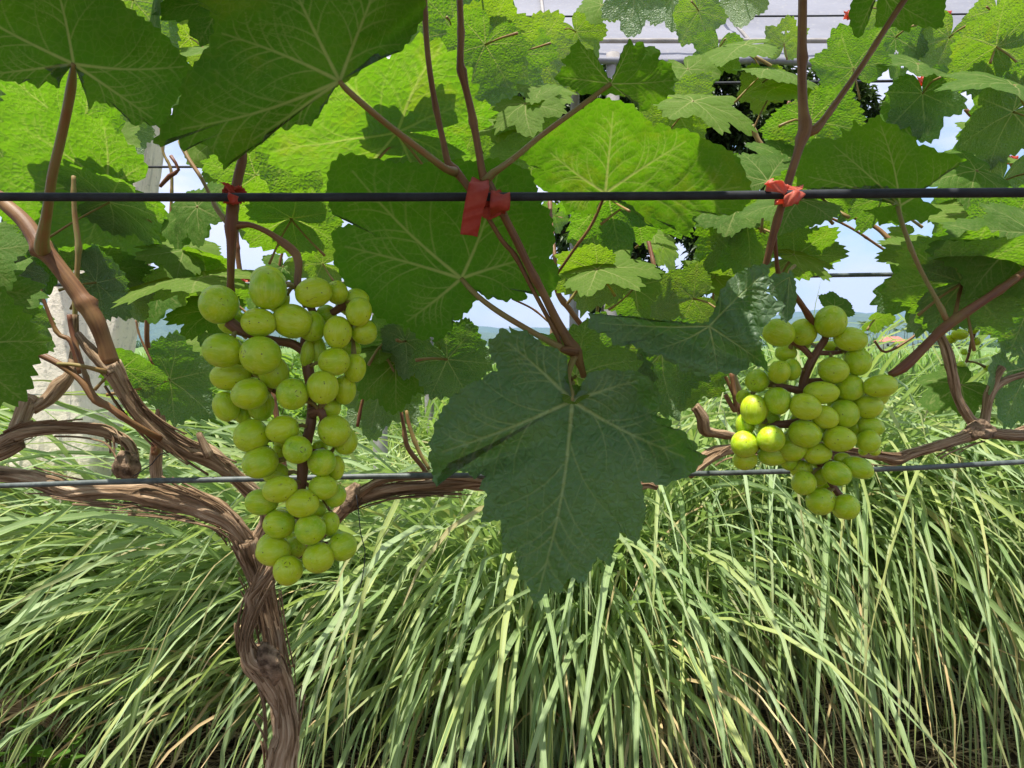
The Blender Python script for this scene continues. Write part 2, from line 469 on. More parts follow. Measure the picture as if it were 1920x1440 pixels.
# ------------------------------------------------------------------ grape leaf geometry
def vein_segments(J, tips, rnd):
    """palmate venation as segments with width and order. J (2,), tips [(2,)]"""
    segs = []
    def poly(p, q, bow, w0, w1, n=7):
        p = np.array(p, float); q = np.array(q, float); d = q - p
        nrm = np.array([-d[1], d[0]])
        last = p
        for i in range(1, n + 1):
            f = i / n
            c = p + d * f + nrm * bow * math.sin(math.pi * f)
            segs.append((last[0], last[1], c[0], c[1], w0 + (w1 - w0) * (i - .5) / n))
            last = c
        return lambda f: p + d * f + nrm * bow * math.sin(math.pi * f)
    J = np.array(J, float)
    mid = np.mean([np.array(t) - J for t in tips], axis=0)
    for t in tips:
        t = np.array(t, float); d = t - J; Ln = np.linalg.norm(d)
        c = poly(J, J + d * 0.97, rnd.uniform(-.04, .04), 1.0, 0.35)
        fr = 0.16 + rnd.uniform(0, .05); side = 1 if rnd.random() < .5 else -1
        ang0 = math.atan2(d[1], d[0])
        while fr < 0.88:
            for sd in ((side, -side) if fr > 0.35 else (side,)):
                a = ang0 + sd * R(rnd.uniform(40, 52))
                ln = Ln * (0.50 * (1 - fr) + 0.10) * rnd.uniform(.85, 1.1)
                p = c(fr + rnd.uniform(-.015, .015)); q = p + ln * np.array([math.cos(a), math.sin(a)])
                cc = poly(p, q, -sd * 0.09, 0.42, 0.16, 5)
                if ln > Ln * .2:
                    for f2 in (0.4, 0.65):
                        for s3 in (1, -1):
                            a3 = a + s3 * R(52); p3 = cc(f2)
                            poly(p3, p3 + ln * .32 * np.array([math.cos(a3), math.sin(a3)]), 0, 0.16, 0.08, 2)
            side = -side; fr += rnd.uniform(.11, .15)
    return np.array(segs)

def vein_field(P, segs, size):
    """returns (vein 0..1 mask, distance to the nearest main/secondary vein)"""
    vein = np.zeros(len(P)); dmin = np.full(len(P), 1e9)
    for x0, y0, x1, y1, w in segs:
        a = np.array([x0, y0]); d = np.array([x1 - x0, y1 - y0]); L2 = d @ d + 1e-12
        t = np.clip(((P - a) @ d) / L2, 0, 1)
        dist = np.linalg.norm(P - a - t[:, None] * d, axis=1)
        ww = size * 0.0088 * (w * .80 + .16)
        vein = np.maximum(vein, np.clip(1.45 - dist / ww, 0, 1) * min(1, w * .9 + .12))
        if w > 0.14: dmin = np.minimum(dmin, dist)
    return vein, dmin

def generic_leaf(seed, M_=150, K=26, holes=0):
    """unit grape leaf: petiole junction at the origin, tip at +Y, upper side +Z"""
    r = random.Random(seed)
    lob = r.uniform(0.60, 0.80)
    ctrl = [(0, 1.0), (14, .90), (29, lob), (42, .82), (54, .92 + r.uniform(-.06, .04)), (66, .80), (82, lob * .97), (97, .74), (110, .80 + r.uniform(-.08, .06)),
            (128, .68), (147, .62), (162, .50), (172, .30), (179.5, .06)]
    cx = [c[0] for c in ctrl]; cy = [c[1] for c in ctrl]
    th = np.linspace(-179.5, 179.5, M_)
    asym = 1 + 0.06 * np.sin(np.radians(th) + r.uniform(0, 6))
    base = np.interp(np.abs(th), cx, cy) * asym
    k = np.array([1, 2, 3, 2, 1.]) / 9; base_s = np.convolve(np.pad(base, 2, mode='edge'), k, 'valid')
    # teeth: pointed, irregular, each leaning to the tip
    teeth = np.zeros(M_); pos = -172.0; nt = []
    while pos < 172:
        w = r.uniform(8.5, 14); nt.append((pos, w, r.uniform(.06, .13))); pos += w
    for p, w, a in nt:
        u = (th - p) / w; inside = (u >= 0) & (u < 1)
        pk = 0.36 if p > 0 else 0.64
        tri = np.where(u < pk, u / pk, (1 - u) / (1 - pk))
        teeth = np.where(inside, a * (tri - .45) * np.clip(base, .4, 1), teeth)
    fade = np.clip((179 - np.abs(th)) / 12, 0, 1)
    rad = base_s + teeth * fade
    s = np.linspace(0.0, 1, K) ** 0.85
    S, TH = np.meshgrid(s, th, indexing='ij')
    RAD = S * (base_s[None] + (rad - base_s)[None] * S ** 5)
    X = RAD * np.sin(np.radians(TH)); Y = RAD * np.cos(np.radians(TH))
    P = np.stack([X.ravel(), Y.ravel()], -1)
    tips = [(0, 1.0 * asym[M_ // 2])]
    for a, l in ((54, .93), (110, .80)):
        for sg in (1, -1):
            tips.append((l * math.sin(R(a * sg)), l * math.cos(R(a))))
    for sg in (1, -1): tips.append((.5 * math.sin(R(150 * sg)), .5 * math.cos(R(150))))
    segs = vein_segments((0, 0), tips, r)
    vein, dm = vein_field(P, segs, 1.35)
    droop = r.uniform(.06, .26); fold = r.uniform(-.05, .22); wv = r.uniform(.03, .075); ph = r.uniform(0, 6); side = r.uniform(-.25, .25)
    rr = np.hypot(P[:, 0], P[:, 1]); tt = np.arctan2(P[:, 0], P[:, 1])
    Z = -droop * rr ** 2 + fold * np.abs(P[:, 0]) * (1 - .3 * rr) + wv * rr ** 2 * np.sin(3 * tt + ph) + wv * .55 * rr ** 3 * np.sin(8 * tt + ph * 2) + side * P[:, 0] * P[:, 1]
    Z += 0.009 * np.clip(dm / .055, 0, 1) + 0.006 * np.sin(P[:, 0] * 19 + ph) * np.sin(P[:, 1] * 17 + 2 * ph)
    V = np.stack([P[:, 0], P[:, 1], Z], -1)
    Fq = grid_faces(M_, K)[:, ::-1]
    if holes:
        fc = V[Fq].mean(1)[:, :2]
        keep = np.ones(len(Fq), bool)
        for _ in range(holes):
            a = r.uniform(-2.2, 2.2); q = r.uniform(.25, .75); c = np.array([q * math.sin(a), q * math.cos(a)])
            h = r.uniform(.02, .055)
            dd = (fc - c); an = np.arctan2(dd[:, 1], dd[:, 0])
            keep &= np.hypot(dd[:, 0], dd[:, 1]) > h * (1 + .35 * np.sin(3 * an + a * 9))
        Fq = Fq[keep]
    # UV in metres for a leaf about 9 cm long
    return mesh_np('leaf', V, Fq, True, {'vein': vein}, P * 0.09)

LEAF_HI = [generic_leaf(100 + i, 300, 44) for i in range(7)]
LEAF_MD = [generic_leaf(200 + i, 130, 20, holes=(4 if i in (3, 8) else 0)) for i in range(10)]
LEAF_HOLE = generic_leaf(333, 300, 60, holes=16)
for m_ in LEAF_HI + LEAF_MD + [LEAF_HOLE]: m_.materials.append(M['leaf'])

def place_leaf(vine, jx, jy, phi, size, side, Y, e=None, az=None, young_sunlit=0.0, mesh=None, pet=None, rnd=random, label=None):
    """one leaf: junction pixel, tip direction in the picture (0 right, 90 down), length in px, U under / T top side to the viewer"""
    J = at(jx, jy, Y)
    if side == 'T' and e is not None: e = min(78, e + 14)
    if e is None: e = rnd.uniform(8, 38) if side == 'U' else rnd.uniform(15, 50)
    if az is None: az = rnd.uniform(-28, 28)
    sg = 1 if side == 'U' else -1
    n = Vector((math.sin(R(az)) * math.cos(R(e)), sg * math.cos(R(az)) * math.cos(R(e)), math.sin(R(e))))
    t = Vector((math.cos(R(phi)), 0, -math.sin(R(phi))))
    t = (t - n * t.dot(n)).normalized()
    x = t.cross(n)
    s = size * Y / F
    rot = Matrix((x, t, n)).transposed().to_4x4()
    Lc = Vector(vine.location)
    me = mesh or (rnd.choice(LEAF_HI) if size > 85 else rnd.choice(LEAF_MD))
    o = link('leaf', me, None, vine)
    sx = rnd.uniform(.9, 1.12)
    o.matrix_basis = Matrix.Translation(J - Lc) @ rot @ Matrix.Diagonal((s * sx, s, s, 1))
    o['young_sunlit'] = float(young_sunlit)
    if label: o['label'] = label
    # petiole
    if pet is None:
        Lp = s * rnd.uniform(.6, .95)
        dirp = (-t * .75 - n * .35 + Vector((rnd.uniform(-.35, .35), rnd.uniform(-.2, .2), -.55))).normalized()
        E = J + dirp * Lp
        mid = (J + E) / 2 + Vector((0, 0, rnd.uniform(-.05, .12) * Lp))
        pr = [0.0012, 0.0011, 0.0016]
        pts = [J + n * .0005, mid, E]
    else:
        pts = [J] + [at(*q[:3]) for q in pet]; pr = [3.2 * Y / F] + [q[3] * q[2] / F for q in pet]
    V, Fq, uv = tube_geo(np.array([list(q) for q in pts]), np.array(pr), 8 if size > 80 else 6, 0.008 if size > 80 else .02)
    inv = o.matrix_basis.inverted()
    Lw = np.array(inv.to_3x3()); V2 = (V - np.array(Lc)) @ Lw.T + np.array(inv.translation)
    link('petiole', faces_mixed('petiole', V2, Fq, uv), M['petiole'], o)
    return o

def resample_closed(O, n):
    O = np.asarray(O, float); Q = np.vstack([O, O[:1]])
    s = np.concatenate([[0], np.cumsum(np.linalg.norm(np.diff(Q, axis=0), axis=1))])
    u = np.linspace(0, s[-1], n, endpoint=False)
    return np.stack([np.interp(u, s, Q[:, 0]), np.interp(u, s, Q[:, 1])], -1), s[-1]

def hero_leaf(vine, J, outline, tips, Y, side, ax=0.0, ay=0.0, curl=0.0, teeth=(7, 24), wave=0.01, ridge=(), label=None, young_sunlit=0.0, pet=None, seed=0, Mn=560, K=64, quilt=.5):
    """a big leaf with a surveyed outline. Depth = Y + ax*dx + ay*dy + curl*r^2 (metres per size), ridges (cx,cy,dirx,diry,width,depth)"""
    r = random.Random(seed)
    O, per = resample_closed(outline, Mn)
    J = np.array(J, float)
    # smoothed outline for the inner rings
    k = 31; ker = np.hanning(k); ker /= ker.sum()
    Os = np.stack([np.convolve(np.concatenate([O[-k // 2 + 1:, i], O[:, i], O[:k // 2, i]]), ker, 'same')[k // 2:k // 2 + Mn] for i in (0, 1)], -1)
    T = np.roll(O, -1, 0) - np.roll(O, 1, 0); T /= np.linalg.norm(T, axis=1)[:, None] + 1e-9
    Nn = np.stack([T[:, 1], -T[:, 0]], -1)
    area = 0.5 * np.sum(O[:, 0] * np.roll(O[:, 1], -1) - np.roll(O[:, 0], -1) * O[:, 1])
    if area < 0: Nn = -Nn
    amp, pitch = teeth
    if amp:
        u = np.arange(Mn) / Mn * per; pos = 0
        add = np.zeros(Mn)
        while pos < per:
            w = pitch * r.uniform(.7, 1.4); a = amp * r.uniform(.6, 1.3)
            f = (u - pos) / w; ins = (f >= 0) & (f < 1)
            add = np.where(ins, a * (np.where(f < .35, f / .35, (1 - f) / .65) - .4), add); pos += w
        O = O + Nn * add[:, None]
    S = (np.linspace(0, 1, K) ** 0.85)[:, None, None]
    P = J + S * (Os[None] - J + (O - Os)[None] * S ** 4)
    P = P.reshape(-1, 2)
    size = np.linalg.norm(np.asarray(outline, float) - J, axis=1).max()
    segs = vein_segments(J, tips, r)
    vein, dm = vein_field(P, segs, size * 1.15)
    d = (P - J) / size; rr = np.hypot(d[:, 0], d[:, 1]); tt = np.arctan2(d[:, 1], d[:, 0])
    sz = size * Y / F
    sg = 1 if side == 'U' else -1       # upper side faces away (+Y) for U
    dep = Y + sz * (ax * d[:, 0] + ay * d[:, 1] + curl * rr ** 2 + wave * 6 * rr ** 2 * np.sin(3 * tt + seed) + wave * 2.5 * rr ** 3 * np.sin(9 * tt + seed * 2))
    for cx, cy, dx, dy, w, h in ridge:
        q = np.hypot(dx, dy); dist = ((P[:, 0] - cx) * dy - (P[:, 1] - cy) * dx) / q
        dep += sz * h * np.exp(-(dist / w) ** 2) * np.clip(rr * 2.2, 0, 1)
    dep += sg * sz * quilt * (0.013 * np.clip(dm / (size * .055), 0, 1) + .006 * np.sin(P[:, 0] * .13 + seed) * np.sin(P[:, 1] * .11))
    W3 = at_np(P[:, 0], P[:, 1], dep)
    Jw = np.array(at(J[0], J[1], Y))
    Fq = grid_faces(Mn, K, True)
    # orient: geometric normal must be the upper side
    v0, v1, v2, v3 = (W3[Fq[len(Fq) // 2 + 5][i]] for i in range(4))
    nn = np.cross(v1 - v0, v3 - v0)
    if (nn[1] > 0) != (side == 'U'): Fq = Fq[:, ::-1]
    me = mesh_np('leaf', W3 - Jw, Fq, True, {'vein': vein}, (P - J) * (Y / F))
    o = link('leaf', me, M['leaf'], vine)
    o.location = Vector(Jw) - Vector(vine.location)
    o['young_sunlit'] = young_sunlit
    if label: o['label'] = label
    if pet:
        pts, rd = px_path([(J[0], J[1], 4.2, Y)] + pet)
        V, Fp, uv = tube_geo(pts - Jw, rd, 12, 0.004)
        link('petiole', faces_mixed('petiole', V, Fp, uv), M['petiole'], o)
    return o

def wood(vine, name, pts, mat='bark', sides=36, step=0.0035, bark=0.12, knob=0.05, seed=0, Y=None, label=None):
    P, r = px_path(pts, Y)
    r = r * {'trunk': .80, 'trunk_strand': .78, 'cane': .76, 'knot': .85, 'tendril': .8}.get(name, .79)
    V, Fq, uv = tube_geo(P - np.array(vine.location), r, sides, step, bark, knob, seed, nodes=(.055 if name == 'cane' else None))
    o = link(name, faces_mixed(name, V, Fq, uv), M[mat], vine)
    if label: o['label'] = label
    return o

def cane(vine, pts, mat='cane', seed=0, Y=None, name='cane', node_every=None, sides=14, label=None):
    """a shoot with swollen nodes at the given points whose radius is larger"""
    return wood(vine, name, pts, mat, sides, 0.004, 0.012, 0.05, seed, Y, label)

def bark_strips(vine, pts, n, seed, Y=None):
    """loose fibres peeling off old wood, joined as one part"""
    r = random.Random(seed); P, rad = px_path(pts, Y)
    PR = catmull(np.hstack([P, rad[:, None]]), lambda d: d / .004)
    geo = []
    for _ in range(n):
        i = r.randrange(0, max(1, len(PR) - 14)); k = min(len(PR) - 1 - i, r.randint(8, 26))
        if k < 4: continue
        seg = PR[i:i + k:3]; a = r.uniform(0, 6.28)
        off = np.array([math.cos(a), -abs(math.sin(a)) * .8, math.sin(a)])
        up = np.linspace(0, 1, len(seg)) ** 2 * r.uniform(0, .9)
        Q = seg[:, :3] + off * (seg[:, 3:4] * (1.03 + up[:, None]))
        if len(Q) < 3: continue
        geo.append(tube_geo(Q - np.array(vine.location), np.full(len(Q), r.uniform(.0004, .0011)), 5, .004))
    V, Fq, uv = join_geo(geo)
    o = link('bark_fibres', faces_mixed('bark_fibres', V, Fq, uv), M['bark'], vine); o['kind'] = 'stuff'
    return o
#SECTION2
# ================================================================== SETTING
def ground_material():
    t = NT('soil_and_short_grass'); pos = t.n('ShaderNodeNewGeometry').outputs['Position']
    n1 = t.noise(pos, 0.35, 5, 0.6); n2 = t.noise(pos, 14, 6, 0.7); n3 = t.noise(pos, 90, 4, 0.7)
    y = t.n('ShaderNodeSeparateXYZ', {0: pos}).outputs[1]
    soil = t.mix(t.ramp(n2, (0.35, 0.0), (0.7, 1.0)), (0.055, 0.034, 0.018), (0.15, 0.095, 0.05))
    soil = t.mix(t.ramp(n3, (0.5, 0.0), (0.7, 0.6)), soil, (0.22, 0.15, 0.08))
    grass = t.mix(t.ramp(n1, (0.35, 0.0), (0.65, 1.0)), (0.075, 0.15, 0.025), (0.16, 0.25, 0.05))
    grass = t.mix(t.ramp(n2, (0.4, 0.0), (0.7, 0.5)), grass, (0.05, 0.09, 0.02))
    far = t.math('MULTIPLY', t.math('SUBTRACT', y, 3.4), 1.2, clamp=True)
    c = t.mix(far, soil, grass)
    return t.done(t.pbr(Base_Color=c, Roughness=0.95, Normal=t.bump(t.math('ADD', n2, n3), 0.8, 0.03)))
S0 = []
xs = np.concatenate([-np.geomspace(9000, 8, 14), np.linspace(-7, 7, 57), np.geomspace(8, 9000, 14)])
ys = np.concatenate([[-9000, -900, -90, -20, -6], np.linspace(-3, 14, 69), np.geomspace(15, 9500, 22)])
XX, YY = np.meshgrid(xs, ys)
near = np.exp(-((np.hypot(XX, YY) / 14) ** 2))
ZZ = near * (0.022 * np.sin(XX * 3.1 + 1) * np.sin(YY * 2.7) + 0.014 * np.sin(XX * 7.7) * np.sin(YY * 6.9 + 2)) - 0.01
gme = mesh_np('ground', np.stack([XX.ravel(), YY.ravel(), ZZ.ravel()], -1), grid_faces(len(xs), len(ys)))
g = link('ground', gme, ground_material()); g['kind'] = 'structure'

# hills: two forested ranges about 3.5 to 6 km away
def hills(name, x0, x1, Y, depth, prof, seed):
    nu, nv = 160, 26
    u = np.linspace(x0, x1, nu); v = np.linspace(0, 1, nv)
    U, Vv = np.meshgrid(u, v)
    ridge_ = np.interp(u, [p[0] for p in prof], [p[1] for p in prof])
    ridge_ = ridge_ * (1 + .07 * wob(u / 300, seed, 5) + .03 * wob(u / 70, seed + 1, 4))
    Z = ridge_[None] * np.sin(np.clip(Vv, 0, 1) * math.pi / 2 * 1.25) * (1 + .10 * wob(U / 180 + 3 * Vv, seed + 3, 4) * (1 - Vv)) - 12 * (Vv < .01)
    me = mesh_np(name, np.stack([U.ravel(), (Y + Vv * depth).ravel(), Z.ravel()], -1), grid_faces(nu, nv))
    t = NT(name + '_forest'); pos = t.n('ShaderNodeNewGeometry').outputs['Position']
    n1 = t.noise(pos, .012, 8, .65)
    c = t.mix(t.ramp(n1, (.35, 0.), (.65, 1.)), (.045, .075, .03), (.09, .13, .045))
    o = link(name, me, t.done(t.pbr(Base_Color=c, Roughness=1.0, Normal=t.bump(n1, 1.0, 40))))
    o['kind'] = 'structure'
hills('hills', -7500, 7500, 4600, 1600,
      [(-7500, 330), (-4200, 520), (-2700, 390), (-2450, 330), (-2150, 210), (-1500, 160), (-600, 120), (0, 90), (900, 110), (1600, 120),
       (2050, 150), (2350, 235), (2650, 262), (2900, 215), (3200, 175), (4200, 240), (5600, 360), (7500, 300)], 3)
hills('hill_range', -9000, 9000, 7200, 2200,
      [(-9000, 500), (-5000, 640), (-3500, 560), (-2500, 300), (0, 210), (2500, 260), (3600, 420), (6000, 380), (9000, 500)], 9)

# ------------------------------------------------------------------ long grass
def blades(N, x, y, L, w, elev0, az, bend, power, kink=None, K=13, z0=0.0, seed=1, fold=0.28, twist=0.6, rlo=0.0, rhi=1.0):
    """N curved blades with a folded keel. arrays of length N. returns verts, faces, attrs"""
    r = np.random.default_rng(seed)
    s = np.linspace(0, 1, K)
    ds = L[:, None] / (K - 1)
    el = elev0[:, None] - bend[:, None] * s[None] ** power[:, None]
    if kink is not None:
        ks, ka = kink
        el = el - ka[:, None] / (1 + np.exp(-(s[None] - ks[:, None]) * 22))
    el = np.maximum(el, -1.52)
    a = az[:, None] + (r.normal(0, .25, N)[:, None]) * s[None] + r.normal(0, .05, (N, K)).cumsum(1) * .3
    dx = np.cos(el) * np.sin(a); dy = np.cos(el) * np.cos(a); dz = np.sin(el)
    X = x[:, None] + np.concatenate([np.zeros((N, 1)), np.cumsum(dx[:, :-1] * ds, 1)], 1)
    Yp = y[:, None] + np.concatenate([np.zeros((N, 1)), np.cumsum(dy[:, :-1] * ds, 1)], 1)
    Z = z0 + np.concatenate([np.zeros((N, 1)), np.cumsum(dz[:, :-1] * ds, 1)], 1)
    Z = np.maximum(Z, 0.006 + 0.05 * r.random(N)[:, None] * s[None])
    ww = w[:, None] * np.interp(s, [0, .08, .35, .7, .92, 1], [.45, .75, 1, .8, .35, .02])[None] / 2
    tw = r.normal(0, twist, N)[:, None] + r.normal(0, .5, N)[:, None] * s[None]
    # side vector: horizontal normal to azimuth, tilted by twist towards the blade normal
    sx, sy = np.cos(a), -np.sin(a)
    nx, ny, nz = -np.sin(el) * np.sin(a), -np.sin(el) * np.cos(a), np.cos(el)
    cx = np.cos(tw) * sx + np.sin(tw) * nx; cy = np.cos(tw) * sy + np.sin(tw) * ny; cz = np.sin(tw) * nz
    mx, my, mz = -np.sin(tw) * sx + np.cos(tw) * nx, -np.sin(tw) * sy + np.cos(tw) * ny, np.cos(tw) * nz
    C = np.stack([X, Yp, Z], -1); Sd = np.stack([cx, cy, cz], -1); Nm = np.stack([mx, my, mz], -1)
    Lf = C - Sd * ww[..., None] + Nm * (ww * fold)[..., None]
    Rt = C + Sd * ww[..., None] + Nm * (ww * fold)[..., None]
    V = np.stack([Lf, C, Rt], 2).reshape(-1, 3)          # N,K,3
    b = np.arange(N)[:, None] * (K * 3); k = np.arange(K - 1)[None] * 3
    o = (b + k)
    f1 = np.stack([o, o + 1, o + 4, o + 3], -1).reshape(-1, 4); f2 = np.stack([o + 1, o + 2, o + 5, o + 4], -1).reshape(-1, 4)
    rnd = np.repeat(rlo + (rhi - rlo) * r.random(N), K * 3)
    t = np.tile(np.repeat(s, 3), N); aa = np.tile(np.array([-1., 0, 1.]), N * K)
    return V, np.vstack([f1, f2]), {'rnd': rnd, 't': t, 'a': aa}

def merge(geos):
    V, Fq, at_, o = [], [], {}, 0
    for v, f, a in geos:
        V.append(v); Fq.append(f + o); o += len(v)
        for k in a: at_.setdefault(k, []).append(a[k])
    return np.vstack(V), np.vstack(Fq), {k: np.concatenate(v) for k, v in at_.items()}

def clump_geo(cx, cy, N, Lm, seed, comb=(0, 0), rad=.34, wide=.0165, elev=86, bend=148):
    r = np.random.default_rng(seed)
    a0 = r.uniform(0, 2 * math.pi, N)
    q = rad * np.sqrt(r.random(N))
    x = cx + q * np.sin(a0); y = cy + q * np.cos(a0)
    # leaning outward, combed by wind and weight
    vx = np.sin(a0) * .7 + r.normal(0, .5, N) + comb[0]; vy = np.cos(a0) * .7 + r.normal(0, .5, N) + comb[1]
    az = np.arctan2(vx, vy)
    Ls = Lm * np.clip(r.normal(1, .24, N), .45, 1.5)
    el = np.radians(np.clip(r.normal(elev, 8, N) - 22 * (q / rad) * .6, 38, 90))
    bd = np.radians(np.clip(r.normal(bend, 26, N), 40, 165))
    pw = r.uniform(1.15, 2.3, N)
    ks = r.uniform(.35, .75, N); ka = np.where(r.random(N) < .3, np.radians(r.uniform(15, 65, N)), 0)
    w = wide * np.clip(r.normal(1, .22, N), .45, 1.5)
    return blades(N, x, y, Ls, w, el, az, bd, pw, (ks, ka), 14, 0.0, seed)

def lemongrass(cx, cy, N, Lm, seed, comb, label, **k):
    root = thing('lemongrass_clump', label, 'lemongrass clump', (cx, cy, 0), 'lemongrass clumps below the vines')
    V, Fq, A_ = clump_geo(0, 0, N, Lm, seed, comb, **k)
    o = link('blades', mesh_np('blades', V, Fq, True, A_), M['lemongrass'], root); o['kind'] = 'stuff'
    # dead straw coloured blades hanging in the skirt
    V, Fq, A_ = clump_geo(0, 0, N // 14, Lm * .85, seed + 50, comb, elev=62, bend=130, wide=.009)
    o = link('dry_blades', mesh_np('dry_blades', V, Fq, True, A_), M['straw'], root); o['kind'] = 'stuff'
    return root
# front row, left to right; (x, y, blades, length, comb)
LG = [(-2.05, 2.50, 800, 1.20, (-2.2, -1.2), 'lemongrass clump at the left edge, long blades combed to the lower left'),
      (-1.35, 2.55, 850, 1.25, (-2.4, -1.5), 'lemongrass clump left of the vine trunk with blades combed flat to the left'),
      (-0.62, 2.55, 850, 1.22, (-2.2, -1.5), 'lemongrass clump directly behind the twisted vine trunk, blades sweeping left'),
      (0.12, 2.48, 900, 1.12, (-.35, -1.4), 'lemongrass clump right under the big hanging leaf, fanning toward the viewer'),
      (0.78, 2.95, 800, 1.25, (.25, -1.3), 'lemongrass clump under the gap between big leaf and right grape bunch'),
      (1.45, 3.0, 950, 1.46, (.1, -1.5), 'tall lemongrass clump under the right grape bunch, blades falling straight down'),
      (2.15, 3.0, 950, 1.5, (.3, -1.4), 'tallest lemongrass clump at the right edge over dry straw'),
      (-1.95, 3.45, 650, 1.25, (-1.0, -.5), 'sunlit lemongrass clump behind the foot of the concrete post'),
      (-1.20, 3.55, 650, 1.25, (-1.2, -.6), 'sunlit lemongrass clump between concrete post and left grape bunch'),
      (-0.40, 3.45, 700, 1.22, (-.9, -.8), 'sunlit lemongrass clump beyond the left grape bunch'),
      (0.40, 3.65, 600, 1.15, (0, -.9), 'sunlit lemongrass clump hidden behind the big hanging leaf'),
      (1.15, 3.75, 650, 1.32, (.1, -.8), 'lemongrass clump in the second row left of the right grape bunch'),
      (1.95, 3.75, 700, 1.42, (.2, -.8), 'lemongrass clump in the second row beyond the right grape bunch'),
      (2.75, 3.6, 650, 1.45, (.2, -.8), 'lemongrass clump in the second row at the right edge'),
      (-2.75, 3.3, 600, 1.25, (-.9, -.8), 'lemongrass clump in the second row at the left edge'),
      ]
for i, (x, y, n, l, cb, lab) in enumerate(LG):
    lemongrass(x, y, int(n * .96), l * (1.1 if i in (3, 4, 5, 6) else 1.0 if i < 3 else .84), 400 + i, cb, lab)

# third and farther rows of lemongrass as one mass
geos = []
for j in range(26):
    yy = 4.6 + (j // 9) * 1.15 + rng.uniform(-.2, .2); xx = -3.9 + (j % 9) * .98 + rng.uniform(-.2, .2)
    if xx > .7 and yy > 5: continue
    geos.append(clump_geo(xx, yy, 330, .86, 800 + j, (-.5, -.6), wide=.016))
V, Fq, A_ = merge(geos)
o = link('tall_grass', mesh_np('tall_grass', V, Fq, True, A_), M['lemongrass']); o['kind'] = 'stuff'
o['label'] = 'farther rows of lemongrass running back to the meadow'; o['category'] = 'tall grass'

# upright bright meadow grass beyond, reed like on the right
def meadow(n, x0, x1, y0, y1, Lm, wide, seed, elev=82, bend=45):
    r = np.random.default_rng(seed)
    y = y0 + (y1 - y0) * r.random(n) ** 1.35; x = (x0 + (x1 - x0) * r.random(n)) * (y / y1 * .75 + .25)
    return blades(n, x, y, Lm * np.clip(r.normal(1, .2, n), .5, 1.4), wide * np.clip(r.normal(1, .3, n), .5, 1.8) * (1 + y / 22), np.radians(r.normal(elev, 8, n)), r.uniform(0, 6.28, n),
                  np.radians(np.clip(r.normal(bend, 30, n), 0, 150)), r.uniform(1.2, 2.6, n), (r.uniform(.45, .8, n), np.where(r.random(n) < .3, 1.2, 0)), 7, 0, seed)
reeds = merge([meadow(5200, 1.0, 9.0, 4.3, 9.5, 1.02, .030, 901)])
o = link('reed_grass', mesh_np('reed_grass', reeds[0], reeds[1], True, reeds[2]), M['meadow']); o['kind'] = 'stuff'
o['label'] = 'bright upright reed like grass on the right behind the lemongrass'; o['category'] = 'reed grass'
md = merge([meadow(5200, -9.0, 3.5, 6.5, 16, .95, .022, 902), meadow(6500, -22, 30, 9, 42, .95, .05, 903, 80, 30)])
o = link('meadow_grass', mesh_np('meadow_grass', md[0], md[1], True, md[2]), M['meadow']); o['kind'] = 'stuff'
o['label'] = 'sunlit yellow green meadow stretching to the far tree line'; o['category'] = 'meadow'

# straw mulch
n = 16000
r_ = np.random.default_rng(77)
sx_, sy_ = r_.uniform(-2.4, 3.4, n), r_.uniform(1.5, 3.4, n)
st = blades(n, sx_, sy_, r_.uniform(.05, .26, n), r_.uniform(.002, .007, n), r_.normal(.12, .22, n), r_.uniform(0, 6.28, n), r_.normal(.3, .3, n), np.ones(n), None, 5, .012, 78)
o = link('straw', mesh_np('straw', st[0], st[1], True, st[2]), M['straw']); o['kind'] = 'stuff'
o['label'] = 'dry straw mulch on the soil under the lemongrass'; o['category'] = 'straw'

# ------------------------------------------------------------------ small leaved plants
M['weed'] = simple('weed_leaf', (0.09, 0.21, 0.03), (0.15, 0.30, 0.05), 30, .5, .3, .001, .35, trans=.4, tcol=(.35, .6, .05, 1))
M['bushleaf'] = simple('bush_leaf', (0.08, 0.17, 0.03), (0.16, 0.28, 0.06), 6, .5, .2, .002, .4, trans=.4, tcol=(.38, .6, .06, 1))
M['stem'] = simple('green_stem', (0.12, 0.17, 0.05), (0.16, 0.12, 0.05), 40, .6)
def leaflet(Ln, wd, pts=7):
    """lens shaped leaf with a keel; returns verts, quads in local space along +Y"""
    t = np.linspace(0, 1, pts); w = wd / 2 * np.sin(math.pi * t ** .75) ** .8 + 1e-4
    z = -.25 * Ln * t ** 2
    V = np.stack([np.stack([-w, t * Ln, z + w * .3], -1), np.stack([0 * w, t * Ln, z], -1), np.stack([w, t * Ln, z + w * .3], -1)], 1).reshape(-1, 3)
    k = np.arange(pts - 1) * 3
    return V, np.vstack([np.stack([k, k + 1, k + 4, k + 3], -1), np.stack([k + 1, k + 2, k + 5, k + 4], -1)])
def scatter_leaves(pos, dirs, Ln, wd, seed, pts=5):
    """many leaflets in one mesh. pos (n,3), dirs (n,3)"""
    r = np.random.default_rng(seed); V0, F0 = leaflet(1, 1, pts)
    n = len(pos); d = dirs / (np.linalg.norm(dirs, axis=1)[:, None] + 1e-9)
    up = r.normal(0, .45, (n, 3)) + np.array([0, 0, 1.]); x = np.cross(d, up); x /= np.linalg.norm(x, axis=1)[:, None] + 1e-9
    z = np.cross(x, d)
    sL = Ln * r.uniform(.6, 1.3, n); sW = wd * r.uniform(.7, 1.3, n)
    V = pos[:, None] + V0[None, :, 0, None] * x[:, None] * sW[:, None, None] + V0[None, :, 1, None] * d[:, None] * sL[:, None, None] + V0[None, :, 2, None] * z[:, None] * sL[:, None, None]
    Fq = (F0[None] + (np.arange(n) * len(V0))[:, None, None]).reshape(-1, 4)
    return V.reshape(-1, 3), Fq
